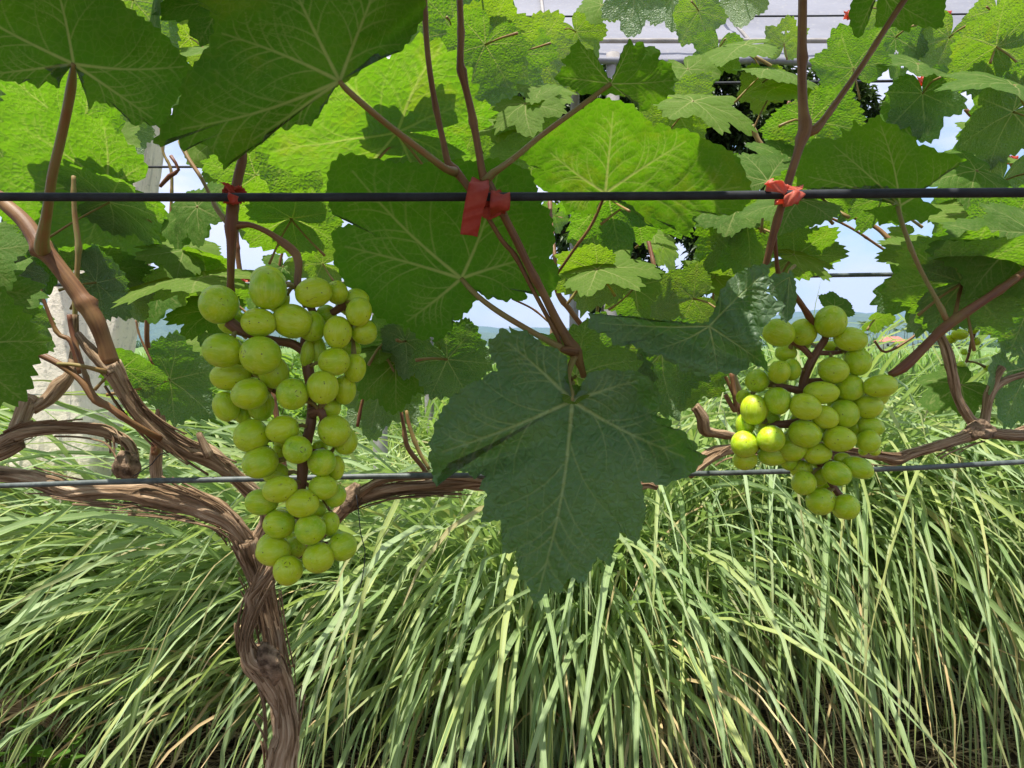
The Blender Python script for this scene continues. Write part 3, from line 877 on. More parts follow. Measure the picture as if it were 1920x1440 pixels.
def weed(px, py, Y, h, nl, Ll, Wl, seed, label):
    base = at(px, py, Y); h = base.z; base.z = 0
    root = thing('weed_plant', label, 'weed', base, 'small weeds sprouting in the lemongrass')
    r = random.Random(seed)
    for s_ in range(r.randint(4, 6)):
        lx, ly = r.uniform(-.09, .09), r.uniform(-.09, .09)
        top = np.array([lx, ly - .03, h * r.uniform(.6, 1)])
        P = np.array([[lx * .3, ly * .3, 0], [lx * .8, ly * .8, top[2] * .5], top])
        V, Fq, uv = tube_geo(P, [.0022, .0018, .0012], 6, .02)
        link('stem', faces_mixed('stem', V, Fq, uv), M['stem'], root)
        for k in range(nl):
            f = .55 + .45 * k / (nl - 1); p = P[0] * (1 - f) + P[2] * f; a = k * 2.4 + r.random()
            V0, F0 = leaflet(Ll * r.uniform(.7, 1.2), Wl * r.uniform(.8, 1.2))
            o = link('leaf', mesh_np('leaf', V0, F0), M['weed'], root)
            o.matrix_basis = Matrix.Translation(p) @ Matrix.Rotation(a, 4, 'Z') @ Matrix.Rotation(r.uniform(-.2, .7), 4, 'X')
weed(90, 1378, 1.95, .16, 5, .045, .034, 1, 'round leaved weed seedling in the bottom left corner')
weed(190, 1385, 1.98, .17, 5, .040, .03, 2, 'small bright weed seedling just right of the corner seedling')
weed(245, 1392, 2.05, .15, 4, .035, .028, 3, 'low weed seedling under the lemongrass skirt left of the trunk')
weed(45, 1190, 2.1, .50, 9, .055, .016, 4, 'feathery dark green weed standing at the left edge')
weed(15, 1345, 1.95, .26, 7, .05, .018, 5, 'narrow leaved weed below the fallen branch')

def bush(x, y, h, w, n, Ln, Wd, seed, label, name='leafy_bush', group='leafy bushes behind the post', stems=14):
    root = thing(name, label, 'bush', (x, y, 0), group)
    r = np.random.default_rng(seed); geo = []; pos = []; dr = []
    for k in range(stems):
        a = r.uniform(0, 6.28); q = r.uniform(0, .45) * w
        top = np.array([q * 1.6 * math.cos(a), q * 1.6 * math.sin(a), h * r.uniform(.6, 1.02)])
        P = np.array([[q * .4 * math.cos(a), q * .4 * math.sin(a), 0], top * [.7, .7, .5], top])
        geo.append(tube_geo(P, [.008, .006, .003], 6, .12))
        m = n // stems; f = .25 + .75 * r.random(m) ** .6
        c = P[0] * (1 - f)[:, None] + P[2] * f[:, None]
        an = r.uniform(0, 6.28, m); pos.append(c); dr.append(np.stack([np.cos(an), np.sin(an), r.uniform(-.3, 1.0, m)], -1))
    V, Fq, uv = join_geo(geo); o = link('stems', faces_mixed('stems', V, Fq, uv), M['stem'], root)
    V, Fq = scatter_leaves(np.vstack(pos), np.vstack(dr), Ln, Wd, seed)
    o = link('leaves', mesh_np('leaves', V, Fq), M['bushleaf'], root); o['kind'] = 'stuff'
for i, (px, Y, h, w, lab) in enumerate([(300, 4.9, 1.22, .9, 'leafy bush with narrow upright leaves right of the concrete post'),
                                        (395, 5.4, 1.30, .9, 'leafy bush seen between the thin canes and the left grape bunch'),
                                        (40, 5.0, 1.15, .9, 'leafy bush at the left edge beyond the concrete post'),
                                        (215, 6.0, 1.20, 1.1, 'lower leafy bush peeping out behind the concrete post'),
                                        (480, 6.2, 1.2, 1.0, 'leafy bush hidden behind the left grape bunch')]):
    bush(at(px, 700, Y).x, Y, h, w, 900, .14, .028, 50 + i, lab)

# ------------------------------------------------------------------ concrete end post
def make_post():
    # centre line in the photograph, leaning to the right towards the top
    Yb = 2.45
    cl = [(-118, 1400, 98), (20, 1130, 92), (112, 880, 86), (150, 700, 78), (196, 500, 70), (214, 400, 62), (238, 290, 52), (256, 215, 46)]
    P = [at(a, b, Yb) for a, b, c in cl]; hw = [c * Yb / F for a, b, c in cl]
    # carry it straight down into the ground
    k = (0.0 - 0.12 - P[0].z) / (P[1].z - P[0].z)
    Pb = P[0] + (P[1] - P[0]) * k
    P = [Pb] + P; hw = [hw[0] * 1.03] + hw
    root = thing('concrete_post', 'pale rough concrete trellis post leaning right behind the vines at the left', 'post', (Pb.x, Pb.y, 0))
    C = catmull(np.hstack([np.array([list(p) for p in P]), np.array(hw)[:, None]]), lambda d: d / .02)
    C[:, 2] = np.maximum(C[:, 2], -.12)
    n = len(C); ns = 14; sq = []
    for i in range(4):
        c0 = np.array([[-1, -1], [1, -1], [1, 1], [-1, 1]][i]); c1 = np.array([[1, -1], [1, 1], [-1, 1], [-1, -1]][i])
        for k in range(ns): sq.append(c0 + (c1 - c0) * k / ns)
    sq = np.array(sq, float); sq = sq / (np.abs(sq) ** 9).sum(1)[:, None] ** (1 / 9)
    V = np.zeros((n, len(sq), 3)); S_ = np.arange(n)[:, None] * .02
    ang = np.arctan2(sq[:, 1], sq[:, 0])[None]
    ed = (np.abs(sq).min(1) > .72)[None]
    bump = .012 * wob(S_ * 9 + ang * 2.0, 5, 4) + .010 * wob(S_ * 31 + ang * 7, 6, 4) - ed * .035 * np.clip(wob(S_ * 14 + ang * 3, 8, 4), 0, 2)
    V[..., 0] = C[:, 0:1] + sq[None, :, 0] * C[:, 3:4] * (1 + bump * 2)
    V[..., 1] = C[:, 1:2] + sq[None, :, 1] * .075 * (1 + bump)
    V[..., 2] = C[:, 2:3] + 0 * ang
    V = V.reshape(-1, 3) - np.array([Pb.x, Pb.y, 0])
    Fq = grid_faces(len(sq), n, True)
    c0 = len(V); V = np.vstack([V, V[(n - 1) * len(sq):].mean(0) + [0, 0, .006]])
    i = np.arange(len(sq)); Fq = np.vstack([Fq, np.stack([(n - 1) * len(sq) + i, (n - 1) * len(sq) + (i + 1) % len(sq), np.full(len(sq), c0), np.full(len(sq), c0)], -1)])
    link('shaft', faces_mixed('shaft', V, Fq), M['concrete'], root)
    # rusty tying wire round the shaft
    for z in (1.15, 1.62):
        q = [p for p in C if p[2] > z][0]; a = np.linspace(0, 2 * math.pi, 29)
        s4 = 1 / (np.abs(np.cos(a)) ** 8 + np.abs(np.sin(a)) ** 8) ** (1 / 8)
        P2 = np.stack([q[0] + np.cos(a) * s4 * (q[3] * 1.03 + .004), q[1] + np.sin(a) * s4 * .083, z + .01 * np.sin(a)], -1) - np.array([Pb.x, Pb.y, 0])
        Vt, Ft, ut = tube_geo(P2, np.full(29, .0016), 6, .03)
        link('binding_wire', faces_mixed('binding_wire', Vt, Ft, ut), M['wire'], root)
make_post()

# ------------------------------------------------------------------ dark tree behind the trellis
M['treeleaf'] = simple('tree_leaf', (0.03, 0.055, 0.02), (0.06, 0.10, 0.03), 3, .45, .1, .01, .35, trans=.18, tcol=(.10, .18, .03, 1))
M['trunk'] = simple('tree_bark', (0.05, 0.038, 0.028), (0.13, 0.10, 0.07), 14, .9, .8, .02, .15)
def tree(px, Y, zbase, top_px, crown, n, Ln, seed, label, group=None, name='leafy_tree', wide=.35):
    b = at(px, 640, Y)
    root = thing(name, label, 'tree', (b.x, Y, 0), group)
    r = np.random.default_rng(seed)
    crown = [(at(cx, cy, Y) - Vector((b.x, Y, 0)), rr * Y / F) for cx, cy, rr in crown]
    th = max(c[0].z for c in crown)
    P = np.array([[0, 0, -.05], [.03, .02, 1.0], [-.04, 0, 2.0], [.05, .1, th * .75], [0, 0, th]])
    V, Fq, uv = tube_geo(P, [.17, .14, .12, .08, .03], 16, .15, .05)
    link('trunk', faces_mixed('trunk', V, Fq, uv), M['trunk'], root)
    pos, dr = [], []
    for c, rr in crown:
        z0 = min(max(c.z * .55, 1.0), th * .8)
        Q = np.array([[0, 0, z0], [c.x * .5, c.y * .5 + .1, (z0 + c.z) / 2 + .1], [c.x, c.y, c.z]])
        V, Fq, uv = tube_geo(Q, [.07, .045, .015], 8, .15)
        link('limb', faces_mixed('limb', V, Fq, uv), M['trunk'], root)
        m = int(n * rr * rr / sum(q[1] ** 2 for q in crown))
        # twigs: leaves bunch along short twigs
        tw = max(4, m // 26)
        td = r.normal(0, 1, (tw, 3)); td /= np.linalg.norm(td, axis=1)[:, None]
        t0 = np.array(c) + td * rr * r.uniform(.15, .8, tw)[:, None]
        ti = r.integers(0, tw, m); f = r.random(m)
        p = t0[ti] + td[ti] * (f * rr * .38)[:, None] + r.normal(0, .03, (m, 3))
        pos.append(p); d = td[ti] + r.normal(0, .7, (m, 3)); d[:, 2] -= .35; dr.append(d)
    V, Fq = scatter_leaves(np.vstack(pos), np.vstack(dr), Ln, Ln * wide, seed, 4)
    o = link('crown', mesh_np('crown', V, Fq), M['treeleaf'], root); o['kind'] = 'stuff'
tree(1152, 8.5, 0, 100, [(1150, 170, 95), (1060, 190, 75), (1250, 130, 80), (1340, 190, 110), (1400, 260, 110), (1430, 160, 80), (1240, 250, 90), (960, 230, 60),
                         (1090, 420, 75), (1180, 520, 60), (1340, 470, 70), (1300, 400, 60), (880, 280, 50), (1560, 180, 60), (1620, 210, 50), (1400, 90, 70)],
     30000, .11, 31, 'dark leafy tree with a brown trunk behind the trellis right of centre')
tree(1230, 9.5, 0, 500, [(1130, 560, 42), (1180, 590, 40), (1250, 570, 55), (1320, 590, 45), (1380, 600, 40)], 5000, .10, 37,
     'low leafy tree below the dark tree, behind the forked red shoot')

# ------------------------------------------------------------------ rain shelter roof behind the vines
def shelter():
    Yf = 4.3
    A = at(640, 108, Yf); B = at(2950, 114, Yf)
    zf = A.z; x0, x1 = A.x, B.x; yb = Yf + 2.6; zb = zf + 2.05
    root = thing('rain_shelter', 'grey plastic film roof of a rain shelter on a timber frame above the vines', 'shelter', (x0, Yf, 0))
    t = NT('plastic_film'); tc = t.n('ShaderNodeTexCoord').outputs['Object']
    st_ = t.n('ShaderNodeMapping', {'Vector': tc, 'Scale': (.5, .8, .8)})
    n1 = t.noise(st_, 2.5, 5, .6); n2 = t.noise(tc, 35, 4, .7)
    c = t.mix(t.ramp(n1, (.3, 0.), (.7, 1.)), (.17, .17, .19), (.24, .24, .265))
    c = t.mix(t.ramp(n2, (.55, 0.), (.7, .5)), c, (.36, .35, .31))
    p = t.pbr(Base_Color=c, Roughness=.35, Normal=t.bump(n1, .4, .02))
    film = t.done(t.n('ShaderNodeMixShader', {0: .06, 1: p, 2: t.n('ShaderNodeBsdfTranslucent', {'Color': (.55, .57, .62, 1)})}))
    wood_ = simple('weathered_timber', (.26, .24, .22), (.36, .34, .32), 12, .85, .5, .01)
    # film sheets, sagging between rafters
    nsh = 6; W_ = (x1 - x0) / nsh
    for k in range(nsh):
        u = np.linspace(0, 1, 21); v = np.linspace(0, 1, 31); U, Vv = np.meshgrid(u, v)
        X = (k + U) * W_ - (0.0 if k else 0)
        Yq = Vv * (yb - Yf)
        Z = zf + Vv * (zb - zf) - .012 * np.sin(math.pi * U) - .05 * np.exp(-((Vv - .22) / .05) ** 2) + .008 * wob(U * 9 + Vv * 4 + k, 5 + k, 4) + .004 * (k % 2)
        o = link('film_sheet', mesh_np('film_sheet', np.stack([X.ravel(), Yq.ravel(), Z.ravel()], -1), grid_faces(21, 31)), film, root)
        # rolled hem at the eave
        P = np.stack([X[0], Yq[0] - .012, Z[0] - .02 + .004 * np.sin(X[0] * 9)], -1)
        V, Fq, uv = tube_geo(P, np.full(len(P), .022), 8, .05, 0, .15, k)
        link('rolled_hem', faces_mixed('rolled_hem', V, Fq, uv), film, o)
    for k in range(nsh + 1):
        V, Fq, uv = tube_geo(np.array([[k * W_, -.06, zf + .03], [k * W_, yb - Yf, zb + .03]]), [.011, .011], 8, .5)
        link('rafter', faces_mixed('rafter', V, Fq, uv), wood_, root)
    for f in (0.02, .50, .98):
        V, Fq, uv = tube_geo(np.array([[-.05, f * (yb - Yf), zf + f * (zb - zf) + .075], [nsh * W_ + .05, f * (yb - Yf), zf + f * (zb - zf) + .075]]), [.015, .015], 8, .8)
        link('purlin', faces_mixed('purlin', V, Fq, uv), wood_, root)
    for xq in (at(705, 100, Yf).x - x0, at(1150, 100, Yf).x - x0, nsh * W_ - .05):
        for yy, zz in ((.02, zf), (yb - Yf, zb)):
            V, Fq, uv = tube_geo(np.array([[xq, yy, -.05], [xq, yy, zz + .03]]), [.045, .04], 12, .4, .03)
            link('post', faces_mixed('post', V, Fq, uv), wood_, root)
shelter()

# ------------------------------------------------------------------ far away: palms, house, tree line
M['palm'] = simple('palm_frond', (.05, .085, .03), (.10, .14, .05), .5, .5, .1, .01, .4, trans=.2, tcol=(.2, .3, .05, 1))
def palm_parts(seed):
    r = random.Random(seed); geo = []
    H = 11.0
    V, Fq, uv = tube_geo(np.array([[0, 0, 0], [.4, 0, H * .5], [.2, 0, H]]), [.2, .15, .12], 6, 2)
    trunk = faces_mixed('trunk', V, Fq, uv)
    vs, fs, o = [], [], 0
    for k in range(15):
        a = k * 2.399 + r.random() * .3; e = r.uniform(-.3, 1.1); K_ = 8; p = np.array([.2, 0, H]); L_ = r.uniform(2.8, 3.8)
        pts = []
        for i in range(K_):
            pts.append(p.copy()); ee = e - 1.7 * (i / K_); p = p + L_ / K_ * np.array([math.cos(a) * math.cos(ee), math.sin(a) * math.cos(ee), math.sin(ee)])
        pts = np.array(pts); sd = np.array([-math.sin(a), math.cos(a), 0])
        for i in range(K_ - 1):
            for s_ in (1, -1):
                for h in range(2):
                    q = pts[i] + (pts[i + 1] - pts[i]) * h * .5; q2 = q + (pts[i + 1] - pts[i]) * .3
                    w_ = .85 * math.sin(math.pi * (i + 1.2) / (K_ + 1))
                    vs += [q, q2, q2 + sd * s_ * w_ + [0, 0, -.35 * w_], q + sd * s_ * w_ * .9 + [0, 0, -.45 * w_]]
                    fs.append([o, o + 1, o + 2, o + 3]); o += 4
    return trunk, mesh_np('crown', np.array(vs), np.array(fs), False)
PALM = [palm_parts(i) for i in range(3)]
for t_, c_ in PALM: t_.materials.append(M['trunk']); c_.materials.append(M['palm'])
for k in range(30):
    px = 1560 + k * 9.5 + rng.uniform(-5, 5); Y = rng.uniform(330, 470)
    b = at(px, 648, Y)
    root = thing('coconut_palm', 'tiny coconut palm in the far row below the blue mountain', 'palm tree', (b.x, Y, 0), 'coconut palms in the far row')
    t_, c_ = PALM[k % 3]; s_ = rng.uniform(.7, 1.15)
    root.scale = (s_, s_, s_ * rng.uniform(.8, 1.1)); root.rotation_euler = (0, 0, rng.uniform(0, 6.28))
    link('trunk', t_, None, root); link('crown', c_, None, root)
def house():
    Y = 300; c = at(1669, 648, Y)
    root = thing('farm_house', 'tiny far house with a red roof under the palms', 'house', (c.x, Y, 0))
    w, d, h = 4.6, 3.2, 2.9
    def box(x0, x1, y0, y1, z0, z1):
        v = [(x, y, z) for z in (z0, z1) for x, y in ((x0, y0), (x1, y0), (x1, y1), (x0, y1))]
        return np.array(v, float), np.array([[0, 1, 5, 4], [1, 2, 6, 5], [2, 3, 7, 6], [3, 0, 4, 7], [4, 5, 6, 7], [3, 2, 1, 0]])
    V, Fq = box(-w, w, -d, d, 0, h)
    link('wall', mesh_np('wall', V, Fq, False), simple('plaster', (.6, .58, .52), (.7, .68, .62), 2), root)
    V = np.array([[-w - .6, -d - .7, h + .01], [w + .6, -d - .7, h + .01], [w + .6, d + .7, h + .01], [-w - .6, d + .7, h + .01], [-w * .75, 0, h + 2.1], [w * .75, 0, h + 2.1]])
    Fq = np.array([[0, 1, 5, 4], [1, 2, 5, 5], [2, 3, 4, 5], [3, 0, 4, 4], [3, 2, 1, 0]])
    me = faces_mixed('roof', V, Fq); me.shade_flat()
    link('roof', me, simple('red_roof', (.42, .12, .09), (.52, .18, .14), 1), root)
    dk = simple('dark_glass', (.03, .035, .04), (.05, .05, .06), 2, .2)
    for x in (-2.6, 0, 2.6):
        V, Fq = box(x - .5, x + .5, -d - .05, -d + .05, (0 if x == 0 else 1.0), 2.1)
        nm = 'door' if x == 0 else 'window'
        link(nm, mesh_np(nm, V, Fq, False), dk, root)
house()
M['fartree'] = simple('far_tree_leaf', (.05, .10, .028), (.10, .16, .045), .15, .8, .1, .1, .2, trans=.2, tcol=(.2, .35, .05, 1))
def treeline(x0, x1, Y0, Y1, hm, n, seed, label):
    r = np.random.default_rng(seed)
    px = r.uniform(x0, x1, n); Y = r.uniform(Y0, Y1, n); pos = []; dr = []
    for i in range(n):
        c = np.array([px[i] * Y[i] / 400.0, Y[i], 0]); h = hm * r.uniform(.5, 1.25); w = h * r.uniform(.5, .9)
        m = 150; d = r.normal(0, 1, (m, 3)); d /= np.linalg.norm(d, axis=1)[:, None]
        pos.append(c + [0, 0, h * .55] + d * np.array([w, w, h * .48]) * r.uniform(.6, 1, m)[:, None]); dr.append(d + r.normal(0, .5, (m, 3)))
    V, Fq = scatter_leaves(np.vstack(pos), np.vstack(dr), hm * .22, hm * .16, seed, 4)
    o = link('treeline', mesh_np('treeline', V, Fq), M['fartree']); o['kind'] = 'stuff'; o['label'] = label; o['category'] = 'tree line'
treeline(-330, 330, 300, 620, 4.2, 260, 11, 'low far tree line at the end of the meadow')
treeline(-70, -32, 55, 110, 2.6, 26, 12, 'clump of bushy trees beyond the meadow at the left')

# pasture fence seen small beyond the meadow on the right
def far_fence():
    Y = 46; a = at(1600, 648, Y); b = at(1800, 648, Y)
    root = thing('pasture_fence', 'thin wire fence on low posts across the meadow below the red roof', 'fence', (a.x, Y, 0))
    for k in range(9):
        V, Fq, uv = tube_geo(np.array([[k * .95, 0, -.05], [k * .95, 0, 1.42]]), [.03, .03], 6, 1)
        link('post', faces_mixed('post', V, Fq, uv), M['trunk'], root)
    for z in (.9, 1.15, 1.36):
        V, Fq, uv = tube_geo(np.array([[-.1, -.035, z], [7.7, -.035, z]]), [.006, .006], 4, 2)
        link('wire', faces_mixed('wire', V, Fq, uv), M['wire'], root)
far_fence()
hz_v = np.array([(x, y, z) for z in (-14.0, 900.0) for x, y in ((-9900, -9300), (9900, -9300), (9900, 9900), (-9900, 9900))], float)
hz_f = np.array([[0, 3, 2, 1], [4, 5, 6, 7], [0, 1, 5, 4], [1, 2, 6, 5], [2, 3, 7, 6], [3, 0, 4, 7]])
hz = link('haze', mesh_np('haze', hz_v, hz_f, False)); hz['kind'] = 'stuff'
hm_ = bpy.data.materials.new('haze'); hm_.use_nodes = True; ht = hm_.node_tree; ht.nodes.clear()
ho = ht.nodes.new('ShaderNodeOutputMaterial'); hv = ht.nodes.new('ShaderNodeVolumePrincipled')
hv.inputs['Color'].default_value = (.38, .66, 1.0, 1); hv.inputs['Density'].default_value = 0.00008; hv.inputs['Anisotropy'].default_value = .2
ht.links.new(hv.outputs[0], ho.inputs['Volume']); hz.data.materials.append(hm_)
#SECTION3
# ================================================================== VINES
def vine_root(name, label, px, Y, gx=None):
    b = at(px, 1440, Y)
    return thing(name, label, 'grapevine', (b.x if gx is None else gx, Y, 0), 'grapevines trained along the trellis')
VM = vine_root('grapevine', 'main grapevine with the twisted trunk left of centre and the big hanging leaf', 530, .66)
VL = vine_root('grapevine', 'grapevine at the left edge with a looped old arm ending in a stub', -160, .74)
VR = vine_root('grapevine', 'old knotty grapevine at the right edge with the thick arm behind the right grape bunch', 2080, .86)
VB = [vine_root('grapevine', 'farther grapevine at the left, its thin canes before the pale post', 535, 1.30),
      vine_root('grapevine', 'farther grapevine in the middle, its leaves above the big hanging leaf', 545, 1.45),
      vine_root('grapevine', 'farther grapevine at the right, its leaves below the rain shelter roof', 2100, 1.35)]

# ---- main vine: trunk in two twisted strands
wood(VM, 'trunk', [(560, 3560, 40, .66), (548, 2500, 36, .66), (530, 1800, 32, .66), (525, 1560, 33, .66), (528, 1430, 32, .66), (540, 1370, 30, .66), (530, 1310, 33, .66), (510, 1262, 38, .655), (490, 1235, 42, .655), (482, 1215, 34, .655)],
     sides=60, bark=.19, knob=.10, seed=3)
wood(VM, 'trunk_strand', [(520, 1260, 22, .662), (515, 1200, 21, .662), (503, 1150, 23, .66), (492, 1100, 23, .66), (478, 1062, 26, .66), (466, 1028, 30, .655), (462, 1008, 26, .65)],
     sides=48, bark=.20, knob=.10, seed=4)
wood(VM, 'trunk_strand', [(497, 1250, 22, .645), (470, 1238, 19, .64), (462, 1205, 16, .64), (466, 1165, 15, .64), (474, 1135, 16, .636), (470, 1118, 18, .634), (488, 1098, 16, .634), (508, 1070, 14, .632), (520, 1045, 15, .632)],
     sides=44, bark=.16, knob=.12, seed=5, label='front strand looping off the trunk')
bark_strips(VM, [(528, 1430, 32, .66), (530, 1310, 33, .66), (503, 1150, 25, .66), (466, 1028, 30, .655)], 34, 6)
bark_strips(VM, [(497, 1250, 22, .645), (462, 1205, 16, .64), (474, 1135, 16, .636), (520, 1045, 15, .632)], 18, 7)
# knot ball on the trunk
wood(VM, 'knot', [(500, 1205, 10, .645), (500, 1222, 24, .642), (508, 1250, 26, .642), (512, 1278, 16, .648)], 'knot', sides=40, bark=.11, knob=.6, seed=8)
# arms
wood(VM, 'arm', [(466, 1030, 28, .655), (452, 1003, 25, .65), (425, 972, 24, .645), (370, 944, 25, .645), (320, 934, 27, .642), (280, 925, 29, .64), (235, 922, 24, .64), (185, 921, 21, .64), (140, 922, 21, .64), (95, 907, 20, .642), (50, 895, 19, .645), (-10, 888, 17, .65), (-140, 880, 15, .66)],
     sides=56, bark=.19, knob=.12, seed=10, label='left arm of old wood')
bark_strips(VM, [(466, 1030, 28, .655), (425, 972, 24, .645), (320, 934, 27, .642), (185, 921, 21, .64), (50, 895, 19, .645)], 40, 11)
wood(VM, 'arm', [(468, 1020, 20, .66), (520, 1052, 14, .655), (560, 1035, 13, .66), (600, 1000, 13, .66), (640, 962, 15, .655), (662, 938, 19, .65), (700, 924, 16, .65), (750, 915, 14, .65), (800, 912, 13, .65), (850, 908, 13, .65), (905, 904, 12, .652), (1000, 908, 11, .66), (1120, 912, 10, .66), (1185, 912, 13, .655), (1216, 908, 9, .65), (1232, 915, 6, .65)],
     sides=48, bark=.20, knob=.14, seed=12, label='right arm of old wood passing behind the big leaf')
wood(VM, 'arm', [(658, 935, 12, .645), (690, 915, 9, .64), (720, 900, 9, .638), (770, 893, 9, .638), (830, 893, 8, .64), (880, 898, 7, .642), (915, 906, 6, .645)],
     sides=36, bark=.18, knob=.1, seed=13)
bark_strips(VM, [(662, 938, 19, .65), (750, 912, 18, .65), (905, 904, 12, .652)], 30, 14)
wood(VM, 'knot', [(648, 960, 10, .64), (655, 940, 20, .64), (664, 922, 14, .64), (670, 908, 6, .645)], 'knot', sides=36, bark=.11, knob=.6, seed=15)
# the long cane from the upper left down to the head
wood(VM, 'cane', [(-130, 260, 13, .60), (-60, 312, 14, .59), (0, 374, 16, .58), (45, 415, 18, .575), (80, 466, 21, .57), (105, 495, 19, .57), (145, 548, 20, .57), (178, 598, 21, .57), (195, 640, 19, .572), (206, 680, 22, .574)],
     'cane', 40, .003, .02, .06, 20, label='thick cane coming down from the upper left')
wood(VM, 'arm', [(204, 684, 25, .574), (214, 700, 22, .576), (236, 740, 19, .58), (262, 775, 18, .585), (300, 815, 18, .59), (345, 843, 20, .6), (383, 852, 24, .605), (410, 868, 21, .61), (440, 893, 18, .62), (468, 918, 17, .63), (492, 942, 15, .64), (500, 975, 15, .65), (480, 1015, 17, .658)],
     sides=44, bark=.19, knob=.12, seed=21, label='arm joining the long cane to the trunk head')
bark_strips(VM, [(214, 700, 22, .576), (262, 775, 18, .585), (345, 843, 20, .6), (440, 893, 18, .62)], 22, 22)
wood(VM, 'stub', [(392, 855, 14, .6), (380, 830, 10, .598), (372, 812, 7, .597)], sides=24, bark=.2, knob=.2, seed=23)
wood(VM, 'stub', [(210, 702, 12, .57), (185, 672, 14, .572), (163, 648, 12, .575), (146, 626, 8, .578)], sides=28, bark=.2, knob=.1, seed=24)
cane(VM, [(-60, 575, 7, .57), (0, 612, 8, .565), (20, 634, 11, .562), (55, 655, 8, .56), (110, 682, 8, .558), (150, 712, 8, .556), (180, 750, 11, .556), (200, 760, 9, .556), (235, 785, 8, .56), (268, 806, 9, .57), (300, 822, 8, .585)], 'cane', 25, label='thin cane crossing below the thick one')
cane(VM, [(108, 682, 4, .556), (140, 684, 4.5, .555), (170, 690, 5, .555), (196, 697, 7, .565)], 'petiole', 26, name='tendril')
cane(VM, [(130, 590, 5, .60), (135, 622, 6, .60), (150, 672, 6, .595), (168, 725, 6, .585), (185, 755, 6, .57)], 'shoot', 27)
# centre shoots
cane(VM, [(858, -90, 8, .475), (862, 0, 8, .475), (864, 60, 8, .475), (863, 118, 9, .475), (866, 133, 13, .475), (872, 160, 9, .476), (885, 215, 9, .478), (897, 280, 9, .48), (904, 322, 10, .482), (912, 342, 14, .484), (925, 365, 13, .486), (945, 405, 10, .487), (968, 450, 10, .49), (992, 500, 10, .493), (1020, 553, 10, .496), (1042, 598, 11, .5), (1060, 630, 13, .502), (1078, 662, 15, .505), (1090, 690, 9, .508), (1094, 705, 8, .512)], 'cane', 30, label='long red brown shoot under the tape, second shoot beside it')
cane(VM, [(795, -60, 7, .47), (797, 30, 7, .472), (803, 110, 7, .474), (815, 190, 7, .478), (832, 270, 7.5, .481), (840, 305, 9, .483), (852, 318, 12, .483), (870, 340, 9, .482), (890, 368, 8, .484), (915, 408, 6, .487), (942, 452, 6, .491), (966, 480, 6, .494), (1000, 545, 5.5, .498), (1040, 620, 5.5, .502), (1055, 655, 5, .504)], 'cane', 31)
cane(VM, [(908, 340, 9, .48), (925, 322, 7, .478), (945, 312, 5, .478), (962, 300, 5.5, .477)], 'petiole', 32, name='tendril')
cane(VM, [(1080, 660, 14, .503), (1066, 657, 12, .50), (1052, 655, 7, .498)], 'cane', 33)
cane(VM, [(1078, 668, 8, .505), (1066, 690, 5, .503), (1070, 712, 5, .498), (1074, 724, 7, .493)], 'shoot', 34)
cane(VM, [(440, 255, 8, .5), (455, 290, 11, .488), (447, 330, 12, .486), (441, 362, 12, .485), (436, 400, 13, .486), (434, 425, 17, .487), (434, 450, 12, .488), (433, 500, 9, .49), (432, 560, 8, .5)], 'shoot', 35, label='upright shoot under the left tie')
cane(VM, [(436, 425, 12, .487), (465, 421, 7, .488), (500, 434, 7, .49), (532, 456, 9, .491), (556, 478, 11, .49), (560, 505, 9, .489), (558, 535, 9, .488), (575, 575, 9, .487)], 'cane', 36)
cane(VM, [(430, 420, 9, .487), (412, 400, 6, .49), (398, 375, 4.5, .495), (378, 335, 4.5, .50), (352, 295, 5, .505), (338, 265, 6, .51)], 'petiole', 37)
cane(VM, [(320, 292, 4, .52), (335, 318, 4, .52), (318, 330, 6, .52), (300, 350, 4, .52)], 'shoot', 38)
# right hand forked shoot
cane(VM, [(1504, -90, 11, .49), (1505, 0, 10.5, .49), (1504, 70, 11, .49), (1504, 150, 11, .49), (1506, 205, 12, .489), (1510, 240, 17, .488), (1503, 262, 12, .487), (1492, 298, 10, .486), (1481, 332, 10, .486), (1470, 372, 10, .487), (1458, 410, 9, .489), (1447, 450, 9, .492), (1437, 492, 8, .496), (1425, 540, 8, .505), (1440, 590, 8, .515)], 'cane', 40, label='thick forked red brown shoot')
cane(VM, [(1712, -20, 7, .50), (1690, 8, 7, .50), (1655, 62, 7, .50), (1615, 125, 7, .497), (1580, 175, 7.5, .494), (1548, 220, 8, .491), (1528, 243, 12, .489), (1508, 250, 10, .488)], 'cane', 41)
cane(VM, [(1452, 440, 6, .50), (1455, 475, 5, .505), (1462, 520, 5, .515), (1492, 556, 7, .53), (1512, 585, 7.5, .54), (1530, 612, 8, .548)], 'shoot', 42)
cane(VM, [(1490, 498, 4, .6), (1480, 510, 4, .58), (1478, 540, 4, .56)], 'petiole', 43)

